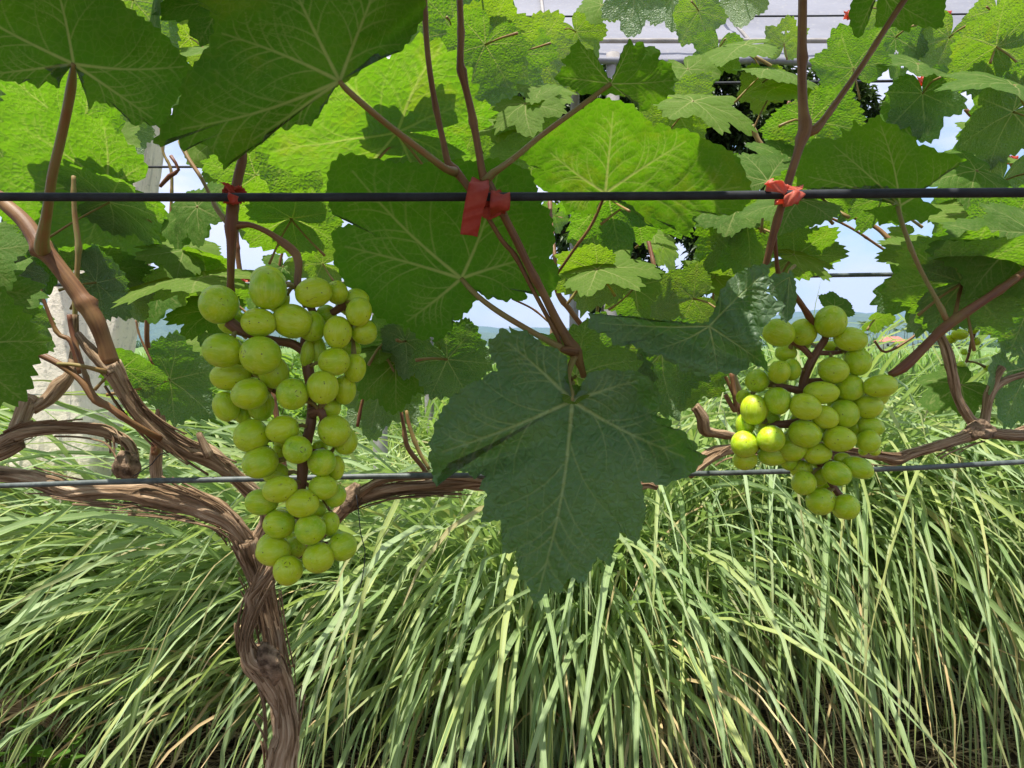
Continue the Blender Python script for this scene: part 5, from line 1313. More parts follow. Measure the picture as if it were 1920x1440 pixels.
# ---- surveyed middle leaves: (vine, x, y, tip direction, size px, side, depth, elevation, tint for young and sunlit look)
LV = [
 (VM, 745, 250, 195, 255, 'U', .62, 50, .15), (VM, 768, 247, -15, 165, 'U', .64, 40, 0), (VB[1], 910, 84, 105, 105, 'U', .80, 30, .15), (VB[1], 912, 86, -20, 105, 'U', .92, 30, .7),
 (VB[1], 850, 60, 120, 110, 'U', .85, 25, .1), (VB[1], 778, 60, 120, 80, 'T', 1.1, 40, .4), (VB[1], 985, 195, 75, 92, 'T', .9, 25, .2), (VB[1], 1015, 165, 70, 75, 'T', .92, 45, .2), (VB[1], 940, 235, 130, 80, 'T', .95, 45, .25),
 (VB[1], 1005, 90, 60, 95, 'U', 1.2, 30, .75), (VB[1], 1060, 110, 100, 70, 'U', 1.25, 25, .8), (VB[1], 738, 250, 125, 70, 'T', 1.0, 30, .2), (VB[1], 1190, -10, 95, 80, 'U', 1.2, 10, .5), (VB[1], 1260, -5, 80, 60, 'U', 1.3, 10, .5),
 (VB[1], 1128, 10, 110, 48, 'T', 1.25, 20, .2), (VB[1], 1245, 195, 110, 62, 'T', 1.0, 30, .2), (VB[1], 1142, 372, 75, 130, 'U', .8, 45, .1), (VB[1], 1200, 380, 40, 120, 'U', .82, 50, .1), (VB[1], 1110, 440, 120, 60, 'U', .95, 30, .2),
 (VB[1], 1225, 440, 60, 55, 'T', 1.0, 40, .3), (VB[1], 1120, 505, -5, 125, 'T', .75, 50, .15), (VB[1], 1118, 508, 150, 95, 'U', .77, 40, .7), (VB[1], 1190, 540, 30, 90, 'U', .85, 40, .1), (VB[1], 1235, 570, 150, 70, 'T', .95, 45, .5),
 (VB[1], 1262, 590, 160, 80, 'U', .9, 40, .5), (VB[1], 820, 130, 150, 80, 'U', 1.1, 30, .5), (VB[1], 700, 20, 100, 90, 'U', 1.1, 30, .7), (VB[1], 760, 170, 150, 90, 'T', 1.0, 40, .4), (VB[1], 690, 250, 60, 90, 'U', .95, 40, .5),
 (VB[1], 900, 225, 60, 90, 'U', 1.05, 35, .3), (VB[1], 1010, 265, 150, 110, 'U', .95, 40, .3), (VB[1], 960, 100, 100, 110, 'U', 1.0, 25, .2), (VB[1], 900, -10, 80, 95, 'U', .9, 20, .1), (VB[1], 1080, 60, 60, 60, 'U', 1.3, 30, .7),
 (VM, 1080, 705, -28, 145, 'U', .53, 25, .25), (VM, 1120, 690, 20, 120, 'U', .60, 20, .1), (VM, 1242, 660, 75, 120, 'U', .60, 15, .1), (VM, 1300, 690, 100, 80, 'U', .64, 20, .2),
 (VM, 838, 674, 60, 96, 'U', .60, 15, .05), (VM, 760, 640, 100, 70, 'U', .64, 20, .15), (VM, 868, 640, 170, 55, 'T', .63, 10, .0), (VM, 712, 655, 200, 62, 'T', .66, 45, .25), (VM, 725, 640, 45, 95, 'U', .66, 40, .15),
 (VM, 742, 680, 85, 100, 'T', .66, 10, 0.), (VM, 718, 720, 105, 95, 'U', .74, 10, .2), (VM, 690, 750, 80, 75, 'U', .78, 10, .15),
 # left part
 (VB[0], 205, 380, 5, 140, 'U', .80, 56, .15), (VB[0], 200, 350, 185, 185, 'U', .82, 48, .1), (VB[0], 150, 255, 195, 170, 'U', .84, 42, .1), (VB[0], 45, 385, 85, 85, 'U', .88, 30, .25), (VB[0], 45, 205, 150, 75, 'T', .95, 20, .2),
 (VB[0], 170, 200, 40, 100, 'U', 1.0, 40, .5), (VB[0], 205, 258, 25, 60, 'T', .85, 25, .3), (VB[0], 235, 235, 70, 60, 'U', .9, 10, .4), (VB[0], 70, 185, 190, 90, 'U', 1.6, 40, .8), (VB[0], 110, 180, 20, 70, 'T', 1.6, 50, .7),
 (VB[0], 370, 388, 75, 85, 'T', .75, 5, 0.), (VB[0], 345, 400, 40, 70, 'T', .78, 5, 0.), (VB[0], 544, 410, 215, 125, 'U', .85, 55, .25), (VB[0], 548, 410, -30, 115, 'U', .85, 55, .25), (VB[0], 480, 330, 150, 110, 'U', .95, 40, .3),
 (VB[0], 600, 330, 100, 90, 'U', .95, 35, .2), (VM, 560, 250, 120, 130, 'U', .7, 50, .2), (VB[0], 300, -30, 80, 110, 'U', 1.2, 25, .75), (VB[0], 250, 0, 60, 110, 'U', 1.0, 30, .4), (VB[0], 395, 270, 70, 60, 'T', 1.0, 15, .3), (VB[0], 430, 300, 140, 60, 'U', 1.0, 20, .3),
 (VL, -45, 475, 40, 112, 'T', .64, 10, 0.), (VL, -70, 550, -5, 150, 'T', .64, 40, 0.), (VL, -50, 580, 10, 120, 'U', .66, 50, .0), (VL, 40, 590, 60, 80, 'U', .75, 25, .1), (VL, -62, 650, 45, 150, 'T', .50, 0, 0.),
 (VL, 55, 470, 95, 85, 'U', .80, 35, .05), (VL, 185, 505, 10, 100, 'U', .80, 62, 0.), (VL, 180, 530, 40, 95, 'U', .78, 20, 0.), (VL, 235, 550, 55, 60, 'U', .85, 15, .6), (VL, 20, 500, 120, 90, 'U', .8, 30, 0.),
 (VB[0], 385, 520, 200, 180, 'T', .80, 62, .35), (VB[0], 345, 470, 200, 100, 'T', .82, 40, .35), (VB[0], 385, 515, 170, 130, 'U', .86, 55, .3), (VB[0], 300, 540, 95, 75, 'T', .95, 10, 0.), (VB[0], 402, 585, 165, 95, 'T', .80, 35, 0.), (VB[0], 395, 600, 110, 60, 'U', .85, 15, .1),
 (VM, 318, 712, 40, 115, 'U', .68, 15, .05), (VM, 232, 690, 10, 90, 'U', .66, 40, .05), (VB[0], 405, 640, 120, 75, 'T', 1.0, 25, .3), (VB[0], 380, 490, 20, 45, 'T', 1.1, 15, .4), (VB[0], 530, 500, 100, 50, 'T', 1.0, 15, 0.), (VB[0], 605, 495, 170, 65, 'U', .95, 35, .5),
 (VB[0], 470, 545, 60, 50, 'T', 1.0, 15, .05), (VB[0], 20, 320, 200, 110, 'U', 1.0, 35, .3), (VB[0], 90, 420, 30, 100, 'U', 1.0, 35, .3), (VB[0], 470, 380, 100, 70, 'U', 1.1, 30, .3), (VB[0], 620, 440, 160, 60, 'U', 1.1, 30, .4),
 # right part
 (VB[2], 1395, -12, 95, 58, 'U', 1.3, 10, 1.), (VB[2], 1395, 85, 185, 105, 'T', 1.05, 45, .15), (VB[2], 1310, 20, 60, 70, 'U', 1.2, 20, .5), (VB[2], 1345, 95, 100, 60, 'U', 1.1, 20, .3), (VB[2], 1470, 82, -90, 50, 'U', 1.2, 20, .8), (VB[2], 1290, 130, 70, 65, 'T', 1.0, 20, .2),
 (VB[2], 1300, 190, 25, 130, 'T', .9, 40, .2), (VB[2], 1270, 210, 60, 90, 'U', .95, 20, .7), (VB[2], 1440, 130, 10, 110, 'T', 1.0, 50, .15), (VB[2], 1455, 165, 25, 100, 'T', 1.0, 50, .3), (VB[2], 1430, 155, 100, 60, 'U', 1.05, 30, .9), (VB[2], 1600, 128, -110, 80, 'U', .95, 30, .15),
 (VB[2], 1680, 70, 70, 80, 'U', 1.0, 20, .15), (VB[2], 1720, 120, 160, 85, 'T', .95, 40, .05), (VB[2], 1780, 70, 110, 75, 'U', 1.0, 25, .5), (VB[2], 1868, 88, 200, 100, 'U', .85, 40, .35), (VB[2], 1870, 88, 30, 90, 'U', .87, 40, .35), (VB[2], 1900, 160, 168, 150, 'T', .78, 40, .05),
 (VB[2], 1730, 175, 80, 85, 'U', .95, 20, .1), (VB[2], 1705, 210, 100, 70, 'T', .98, 15, 0.), (VB[2], 1900, 210, 140, 120, 'U', .85, 35, .1), (VB[2], 1870, 240, 160, 70, 'T', .95, 45, .2), (VB[2], 1850, 290, 165, 85, 'T', 1.0, 50, .15), (VB[2], 1660, 25, 60, 60, 'U', 1.2, 20, .6),
 (VB[2], 1440, 340, -60, 100, 'T', .72, 20, .05), (VB[2], 1470, 300, -80, 80, 'T', .75, 20, 0.), (VB[2], 1830, 320, 160, 110, 'T', .78, 25, 0.), (VB[2], 1500, 260, 200, 80, 'U', .9, 20, .8), (VB[2], 1520, 230, 70, 110, 'U', .75, 35, .1),
 (VM, 1500, 375, 175, 120, 'T', .62, 45, 0.), (VM, 1530, 362, 130, 95, 'U', .64, 50, .05), (VB[2], 1380, 395, 165, 80, 'T', .8, 35, .05), (VB[2], 1400, 420, 130, 110, 'U', .82, 35, .35), (VB[2], 1660, 370, 150, 95, 'U', .75, 50, .1), (VB[2], 1850, 395, 180, 130, 'T', .85, 55, .2),
 (VM, 1488, 478, -18, 84, 'T', .75, 46, .3), (VM, 1490, 482, -5, 100, 'U', .77, 60, .3), (VB[2], 1745, 478, 168, 105, 'T', .75, 48, .2), (VB[2], 1758, 530, 155, 118, 'U', .78, 25, .0), (VB[2], 1755, 545, 120, 85, 'U', .76, 20, .3),
 (VR, 1805, 528, -140, 150, 'U', .62, 45, .2), (VR, 1806, 530, -20, 150, 'U', .60, 45, .15), (VR, 1890, 470, 190, 140, 'T', .58, 22, 0.), (VR, 1940, 440, 170, 120, 'T', .60, 30, 0.), (VR, 1935, 560, 150, 120, 'U', .75, 20, 0.), (VR, 1900, 430, 150, 120, 'U', .7, 35, .15),
 (VR, 1802, 722, 150, 78, 'T', .84, 30, 0.), (VB[1], 1385, 480, 165, 100, 'U', .85, 35, .7), (VB[1], 1340, 520, 130, 80, 'T', .85, 35, .3), (VB[1], 1300, 560, 160, 80, 'U', .8, 25, .5), (VB[2], 1850, 440, 60, 110, 'U', .9, 30, .15), (VB[2], 1700, 440, 170, 40, 'T', 1.0, 20, .2),
 (VM, 1565, 575, -30, 42, 'T', .60, 20, 0.), (VB[2], 1640, 600, 10, 40, 'U', .9, 50, .5),
 (VB[1], 1340, 340, 80, 90, 'U', .9, 20, .05), (VB[2], 1870, 20, 60, 90, 'U', 1.1, 30, .5), (VB[2], 1530, 330, 60, 100, 'U', .8, 30, .0),
 (VB[2], 1600, 290, 100, 110, 'U', .78, 25, .1), (VB[2], 1880, 340, 90, 90, 'U', .9, 25, .1), (VB[2], 1790, 380, 100, 80, 'U', .9, 30, .2),
]
lr = random.Random(42)
for v, x, y, ph, s, sd, Y, e, yg_sun in LV:
    place_leaf(v, x, y, ph, s, sd, Y, e, None, min(1, yg_sun + lr.uniform(0, .12) + (.35 if sd == 'T' and Y > .7 and yg_sun > .08 else 0)), None, None, lr)  # added tint paints sunlit paleness on second-row upper sides
o = place_leaf(VR, 1935, 688, 172, 125, 'U', .83, 10, -10, .0, LEAF_HOLE, [(1930, 670, .84, 4), (1950, 650, .86, 4)], lr, 'dark leaf riddled with insect holes at the right')

# ---- filler leaves of the farther canopy
HOLES = [(300, 285, 385, 350), (375, 430, 600, 500), (560, 400, 650, 470), (855, 545, 1075, 640), (1475, 395, 1640, 600), (1640, 120, 1760, 165), (1738, 185, 1835, 290), (235, 560, 350, 640), (1600, 560, 1780, 650),
         (940, -40, 1180, 70), (1060, 40, 1400, 112), (1270, 20, 1395, 80), (1420, 0, 1600, 100), (1400, 125, 1440, 300), (1330, 240, 1440, 300), (125, 395, 265, 500), (190, 225, 290, 320), (120, 600, 220, 900), (1860, 290, 1920, 340), (1560, 120, 1700, 200),
         (1100, 430, 1130, 480), (270, 440, 330, 510), (1000, 120, 1110, 180), (1620, 100, 1920, 118), (1780, 30, 1860, 40)]
def blocked(x, y, r_):
    for a, b, c, d in HOLES:
        if a - r_ < x < c + r_ and b - r_ < y < d + r_: return True
    return False
cnt = 0; tries = 0
while cnt < 150 and tries < 12000:
    tries += 1
    x = lr.uniform(-120, 2040); Y = lr.uniform(1.0, 2.3); s = lr.uniform(.042, .082) * F / Y
    y = lr.uniform(-90, 470)
    if y > 300 and lr.random() < .6: continue
    ph = lr.uniform(20, 160)
    cx = x + math.cos(R(ph)) * s * .3; cy = y + math.sin(R(ph)) * s * .3
    if blocked(cx, cy, s * 1.0): continue
    if x > 1250 and y < 480 and lr.random() < .35: continue
    sd = 'U' if lr.random() < .62 else 'T'
    v = VB[0] if x < 640 else VB[1] if x < 1300 else VB[2]
    place_leaf(v, x, y, ph, s, sd, Y, lr.uniform(5, 60), lr.uniform(-72, 72), lr.choice([.1, .2, .4, .6, .85]), lr.choice(LEAF_MD), None, lr)
    cnt += 1

# ---- roof of foliage overhead, out of the picture's top edge: it shades the near leaves and fruit
def canopy(v, n, seed, x0, x1, y0, y1, z0, z1):
    r = random.Random(seed); src = [generic_leaf(900 + i, 60, 8) for i in range(3)]
    data = []
    for m_ in src:
        k = len(m_.vertices); c = np.zeros(k * 3, np.float32); m_.vertices.foreach_get('co', c)
        f = np.zeros(len(m_.polygons) * 4, np.int32); m_.polygons.foreach_get('vertices', f)
        vn = np.zeros(k, np.float32); m_.attributes['vein'].data.foreach_get('value', vn)
        data.append((c.reshape(-1, 3), f.reshape(-1, 4), vn))
    Vs, Fs, A_, UVs, off = [], [], [], [], 0
    for i in range(n):
        c, f, vn = data[i % 3]
        p = np.array([r.uniform(x0, x1), r.uniform(y0, y1), r.uniform(z0, z1)])
        # nothing may dip into the view frustum from above
        lim = CAMH + max(p[1], 0) * (648.0 / F) + .10
        if p[2] < lim: p[2] = lim + r.uniform(0, .15)
        nrm = Vector((r.uniform(-.5, .5), r.uniform(-.5, .5), 1)).normalized(); t = Vector((r.uniform(-1, 1), r.uniform(-1, 1), 0)); t = (t - nrm * t.dot(nrm)).normalized(); x = t.cross(nrm)
        s = r.uniform(.07, .13)
        Mx = np.array([list(x), list(t), list(nrm)])
        Vs.append(c @ Mx * s + p - np.array(v.location)); Fs.append(f + off); off += len(c); A_.append(vn); UVs.append(c[:, :2] * .09 + i)
    o = link('shading_foliage', mesh_np('shading_foliage', np.vstack(Vs), np.vstack(Fs), True, {'vein': np.concatenate(A_)}, np.vstack(UVs)), M['leaf'], v); o['kind'] = 'stuff'
canopy(VM, 96, 1, -.75, .42, -.15, .40, 1.60, 1.80)
canopy(VM, 12, 12, -.18, .03, .32, .41, 1.62, 1.72)  # unseen leaves added to keep sun off the big centre leaf
canopy(VM, 7, 9, .17, .31, .42, .56, 1.62, 1.70)  # unseen leaves added to shade the right grape bunch
canopy(VR, 24, 2, .75, 1.6, -.2, .4, 1.62, 1.85)
canopy(VL, 24, 3, -1.6, -.8, -.2, .4, 1.62, 1.85)

# ================================================================== WIRES AND TIES
def wire(name, label, pts, mat, cat='wire', group=None, sides=12):
    P, r = px_path(pts)
    V, Fq, uv = tube_geo(P, r, sides, .02)
    o = link(name, faces_mixed(name, V, Fq, uv), M[mat]); o['label'] = label; o['category'] = cat
    if group: o['group'] = group
    return o
wire('trellis_cable', 'thick black cable running right across the picture above the grapes', [(-400, 368, 8, .468), (0, 369, 8, .468), (450, 370, 8, .468), (900, 369, 8, .468), (1300, 367, 8, .468), (1620, 363, 8.5, .468), (1920, 361, 9, .468), (2400, 358, 9, .468)], 'cable', 'cable', sides=20)
wire('trellis_wire', 'grey lower wire the old vine arms are trained along', [(-400, 925, 5, .60), (0, 911, 5, .60), (230, 903, 5.5, .60), (480, 898, 5.5, .60), (700, 893, 5.5, .605), (1000, 890, 5, .62), (1300, 888, 5, .64), (1500, 883, 5, .65), (1700, 878, 5, .66), (1920, 866, 5, .68), (2300, 850, 5, .70)], 'wire', group='trellis wires')
wire('trellis_wire', 'thin dark wire crossing the sky gap left of the top big leaf', [(-400, 312, 2.4, 1.35), (400, 313, 2.2, 1.35), (1000, 312, 2.2, 1.35), (1920, 306, 2.4, 1.35), (2300, 304, 2.4, 1.35)], 'cable', group='trellis wires')
wire('trellis_wire', 'dark wire crossing the blue sky above the right grape bunch', [(-300, 535, 3, 1.0), (350, 533, 3.2, 1.0), (1000, 524, 3.2, 1.0), (1400, 519, 3.6, 1.0), (1640, 515, 4, 1.0), (1920, 512, 4, 1.0), (2300, 508, 4, 1.0)], 'wire', group='trellis wires')
wire('trellis_wire', 'thin wire strung through the leaves just under the dark tree top', [(-300, 165, 2.2, 1.7), (1040, 158, 2.4, 1.6), (1500, 154, 2.6, 1.5), (1920, 149, 2.6, 1.5), (2300, 146, 2.6, 1.5)], 'cable', group='trellis wires')
wire('trellis_wire', 'highest thin wire crossing in front of the plastic roof', [(-300, 38, 1.6, 2.1), (960, 31, 1.7, 2.1), (1500, 30, 1.7, 2.1), (1920, 25, 1.7, 2.1), (2300, 22, 1.7, 2.1)], 'cable', group='trellis wires')

def ribbon(P, w, wd, th=.0006, parent=None, seed=0):
    """strip of tape along P (n,3) with width vectors wd (n,3)"""
    PR = catmull(np.hstack([P, wd * (np.asarray(w)[:, None] if np.ndim(w) else w)]), lambda d: 7)
    C, Wv = PR[:, :3], PR[:, 3:] / 2
    n = len(C); r = np.random.default_rng(seed); na = 7
    a = np.linspace(-1, 1, na)
    T = np.gradient(C, axis=0); T /= np.linalg.norm(T, axis=1)[:, None] + 1e-9
    N = np.cross(T, Wv); N /= np.linalg.norm(N, axis=1)[:, None] + 1e-9
    cr = .0007 * np.sin(np.arange(n)[:, None] * .9 + a[None] * 3 + seed) + .0009 * (a[None] ** 2)
    S = C[:, None] + a[None, :, None] * Wv[:, None] + N[:, None] * cr[..., None]
    F_ = S + N[:, None] * th / 2; B_ = S - N[:, None] * th / 2
    V = np.concatenate([F_.reshape(-1, 3), B_.reshape(-1, 3)])
    g1 = grid_faces(na, n); m = n * na
    g2 = g1[:, ::-1] + m
    e = []
    for i in range(n - 1):
        e.append([i * na, (i + 1) * na, (i + 1) * na + m, i * na + m]); e.append([(i + 1) * na - 1, i * na + na - 1 + m, (i + 1) * na + na - 1 + m, (i + 1) * na + na - 1])
    for j in range(na - 1):
        e.append([j, j + m, j + 1 + m, j + 1]); q = (n - 1) * na; e.append([q + j, q + j + 1, q + j + 1 + m, q + j + m])
    return V, np.vstack([g1, g2, np.array(e)])
def tie(px, py, Y, rx, rz, w, tails, label, mat='tie', seed=0, tilt=0.0, group='red tape ties on the trellis'):
    """tape wound round cane and wire: a crumpled band about the cable axis plus loose tails, sizes in px"""
    c = at(px, py, Y); k = Y / F
    root = thing('tape_tie', label, 'tie', c, group)
    r = random.Random(seed)
    for j in range(2):
        n = 16; a = np.linspace(0, 2 * math.pi * 1.08, n) + r.uniform(0, 1)
        rad = np.array([r.uniform(.95, 1.06) for _ in a])
        P = np.stack([np.full(n, (j - .5) * w * k * .3) + np.sin(a + j) * w * k * .25, np.cos(a) * rz * k * rad, np.sin(a) * rx * k * rad], -1)
        wd = np.tile(np.array([1.0, 0, tilt + .2 * (j - .5)]), (n, 1)) + np.stack([0 * a, .08 * np.sin(a * 2), .12 * np.cos(a * 3 + seed)], -1)
        V, Fq = ribbon(P, w * k * r.uniform(.7, .95), wd, seed=seed + j)
        link('band', mesh_np('band', V, Fq), M[mat], root)
    for t_ in tails:
        P = np.array([list(at(a, b, Yt) - c) for a, b, Yt in t_['p']])
        wd = np.array([[math.cos(R(q)), .15, -math.sin(R(q))] for q in t_['a']])
        V, Fq = ribbon(P, np.array(t_['w']) * k, wd, seed=seed + 9)
        link('tail', mesh_np('tail', V, Fq), M[mat], root)
tie(922, 374, .474, 11, 17, 28, [
    {'p': [(900, 338, .478), (898, 350, .458), (893, 372, .452), (888, 392, .453), (884, 412, .455), (879, 441, .458)], 'a': [5, 8, 8, 8, 8, 8], 'w': [30, 36, 36, 34, 33, 31]},
    {'p': [(938, 362, .466), (937, 385, .456), (932, 400, .468)], 'a': [3, 0, -10], 'w': [34, 36, 26]},
    {'p': [(905, 398, .476), (920, 398, .472), (940, 392, .476)], 'a': [95, 90, 80], 'w': [20, 26, 18]}], 'red tape tie with a long hanging end at the centre of the cable', 'tie', 1)
tie(438, 366, .478, 12, 20, 22, [{'p': [(440, 360, .47), (430, 352, .468), (420, 346, .47)], 'a': [70, 65, 60], 'w': [20, 18, 12]}, {'p': [(428, 370, .458), (446, 376, .458)], 'a': [85, 88], 'w': [18, 14]}],
    'dull red tape tie where the upright shoot crosses the cable at the left', 'tie', 2)
tie(1482, 366, .476, 13, 20, 30, [{'p': [(1478, 362, .468), (1460, 350, .462), (1438, 350, .466), (1450, 336, .47)], 'a': [80, 80, 70, 40], 'w': [22, 22, 12, 6]}, {'p': [(1470, 378, .46), (1490, 370, .456), (1508, 366, .466)], 'a': [85, 90, 95], 'w': [20, 24, 12]}],
    'bright red tape tie under the thick forked shoot at the right', 'tie_pale', 3)
for i, (x, y, Y, s, lab) in enumerate([(975, 163, 1.3, 13, 'small red tie among the leaves under the middle of the plastic roof'), (1733, 152, 1.45, 14, 'small red tie on the upper wire at the right'), (1900, 300, 1.3, 12, 'pale red tie at the far right above the cable'),
                                       (459, 525, 1.02, 11, 'tiny red tie on the wire just above the left grape bunch'), (622, 525, 1.02, 11, 'tiny red tie beside the right shoulder of the left grape bunch'), (1594, 28, 2.05, 13, 'tiny red tie on the highest wire, right of the forked shoot'),
                                       (1775, 28, 1.9, 12, 'faded red tie in the top right leaves'), (1228, 32, 2.05, 9, 'tiny red tie on the highest wire left of the yellow leaf')]):
    tie(x, y, Y, s * .5, s * .5, s, [{'p': [(x, y, Y - .01), (x + s * .4, y + s * .5, Y - .015), (x + s * .6, y + s * .9, Y - .01)], 'a': [20, 40, 30], 'w': [s * .6, s * .5, s * .3]}, {'p': [(x, y, Y - .01), (x - s * .5, y - s * .2, Y - .015), (x - s * .9, y - s * .5, Y - .01)], 'a': [80, 70, 60], 'w': [s * .6, s * .5, s * .3]}],
        lab, ('tie', 'tie_pale')[i % 2], 10 + i)

# thin black tying thread hanging under the right arm
def thread(pts, label, r_=1.0):
    P, r = px_path([(a, b, r_, c) for a, b, c in pts])
    V, Fq, uv = tube_geo(P, r, 5, .01)
    o = link('thread', faces_mixed('thread', V, Fq, uv), M['cable']); o['label'] = label; o['category'] = 'thread'
thread([(668, 928, .63), (672, 955, .63), (676, 1000, .632), (684, 1030, .634), (683, 1060, .636), (676, 1100, .638)], 'fine black thread hanging from the knot right of the left grape bunch')
thread([(250, 893, .60), (285, 870, .597), (300, 852, .597), (330, 848, .598), (362, 852, .60)], 'fine black wire twisted round the arm above the lower wire')

# ================================================================== GRAPES
def grape_mesh(seed):
    r = np.random.default_rng(seed); nu, nv = 30, 20
    th = np.linspace(0.02, math.pi - .02, nv); ph = np.linspace(0, 2 * math.pi, nu, endpoint=False)
    TH, PH = np.meshgrid(th, ph, indexing='ij')
    rr = 1 + .012 * np.sin(3 * PH + r.random() * 6) * np.sin(TH) + .015 * np.sin(2 * TH + r.random() * 6)
    egg = 1 + .045 * np.cos(TH)
    X = np.sin(TH) * np.cos(PH) * rr * egg; Y_ = np.sin(TH) * np.sin(PH) * rr * egg; Z = np.cos(TH) * rr
    dim = np.exp(-((math.pi - TH) / .16) ** 2) * .05 + np.exp(-(TH / .16) ** 2) * .04
    Z = Z - np.sign(Z) * dim
    V = np.stack([X, Y_, Z], -1).reshape(-1, 3)
    Fq = grid_faces(nu, nv, True)[:, ::-1]
    c0 = len(V); V = np.vstack([V, V[:nu].mean(0), V[-nu:].mean(0)])
    i = np.arange(nu); j = (i + 1) % nu
    Fq = np.vstack([Fq, np.stack([i, j, np.full(nu, c0), np.full(nu, c0)], -1), np.stack([(nv - 1) * nu + j, (nv - 1) * nu + i, np.full(nu, c0 + 1), np.full(nu, c0 + 1)], -1)])
    me = faces_mixed('grape', V, Fq); me.materials.append(M['grape']); return me
GRAPE = [grape_mesh(i) for i in range(5)]

def bunch(label, Y0, grapes, rachis, seed, dz=.0115, fill=0):
    head = rachis[0][0]; H = at(head[0], head[1], head[3] if len(head) > 3 else Y0)
    root = thing('grape_bunch', label, 'grape bunch', H)
    r = random.Random(seed); RP = []
    for i, rc in enumerate(rachis):
        P, rad = px_path([(a[0], a[1], a[2], (a[3] if len(a) > 3 else Y0) + .002) for a in rc]); rad = rad * .88
        V, Fq, uv = tube_geo(P - np.array(H), rad, 20, .0016, .16, .45, seed + i)
        link('rachis', faces_mixed('rachis', V, Fq, uv), M['rachis'], root)
        RP.append(catmull(np.hstack([P, rad[:, None]]), lambda d: d / .004))
    RP = np.vstack(RP)[:, :3]
    # berries at the back of the bunch, seen only in the gaps
    xs_ = [g_[0] for g_ in grapes]; extra = []
    for _ in range(1200):
        if len(extra) >= fill: break
        g_ = r.choice(grapes); x = g_[0] + r.uniform(-22, 22); y = g_[1] + r.uniform(-25, 25); rr_ = r.uniform(.72, .95) * g_[2]
        ly = r.uniform(2.0, 3.4)
        if min(math.hypot(x - q[0], y - q[1]) for q in grapes) > 24 or any(math.hypot(x - q[0], y - q[1]) < 34 and abs(q[5] - ly) < 1.5 for q in extra): continue
        cx_ = sum(q[0] for q in grapes if abs(q[1] - y) < 45) / max(1, len([q for q in grapes if abs(q[1] - y) < 45]))
        x = x * .8 + cx_ * .2
        extra.append((x, y, rr_, rr_ * .92, r.uniform(-30, 30), ly))
    grapes = grapes + extra
    for (cx, cy, rx, ry, ang, layer) in grapes:
        Y = Y0 - .012 + layer * dz + r.uniform(-.001, .001)
        C = at(cx, cy, Y); k = Y / F
        a_, b_ = (rx, ry)
        # long axis in the picture at angle ang from the x axis when rx>=ry, otherwise upright
        long_, short = (max(rx, ry) * k * 1.04, min(rx, ry) * k * 1.05)
        an = R(ang) if rx >= ry else R(90 + ang)
        ax_ = Vector((math.cos(an), 0, math.sin(an)))
        if abs(rx - ry) < 2.1:                       # seen end on: tilt the axis towards the viewer
            ax_ = (ax_ * .55 + Vector((0, -.75 * r.choice((1, -1)), .1))).normalized(); long_ *= 1.03
        if ax_.z > 0 : ax_ = -ax_ if r.random() < .85 else ax_
        z = -ax_.normalized(); x = z.orthogonal().normalized(); y = z.cross(x)
        spin = Matrix.Rotation(r.uniform(0, 6.28), 4, 'Z')
        Mx = Matrix((x, y, z)).transposed().to_4x4()
        o = link('grape', GRAPE[r.randrange(5)], None, root)
        o.matrix_basis = Matrix.Translation(C - H) @ Mx @ spin @ Matrix.Diagonal((short, short, long_, 1))
        # pedicel from the stem pole to the nearest point of the stem
        tip = np.array(C) ; d = np.linalg.norm(RP - tip, axis=1); q = RP[int(np.argmin(d))]
        dirv = (q - tip) / (np.linalg.norm(q - tip) + 1e-9)
        A = tip + dirv * short * .86
        if np.linalg.norm(q - tip) > short * 1.0:
            P = np.array([A, (A + q) / 2 + np.array([0, 0, .002]), q])
            V, Fq, uv = tube_geo(P, [.0021, .0012, .0015], 8, .003, 0, .2, seed)
            inv = o.matrix_basis.inverted(); L3 = np.array(inv.to_3x3())
            V2 = (V - np.array(H)) @ L3.T + np.array(inv.translation)
            link('pedicel', faces_mixed('pedicel', V2, Fq, uv), M['petiole'], o)
    return root

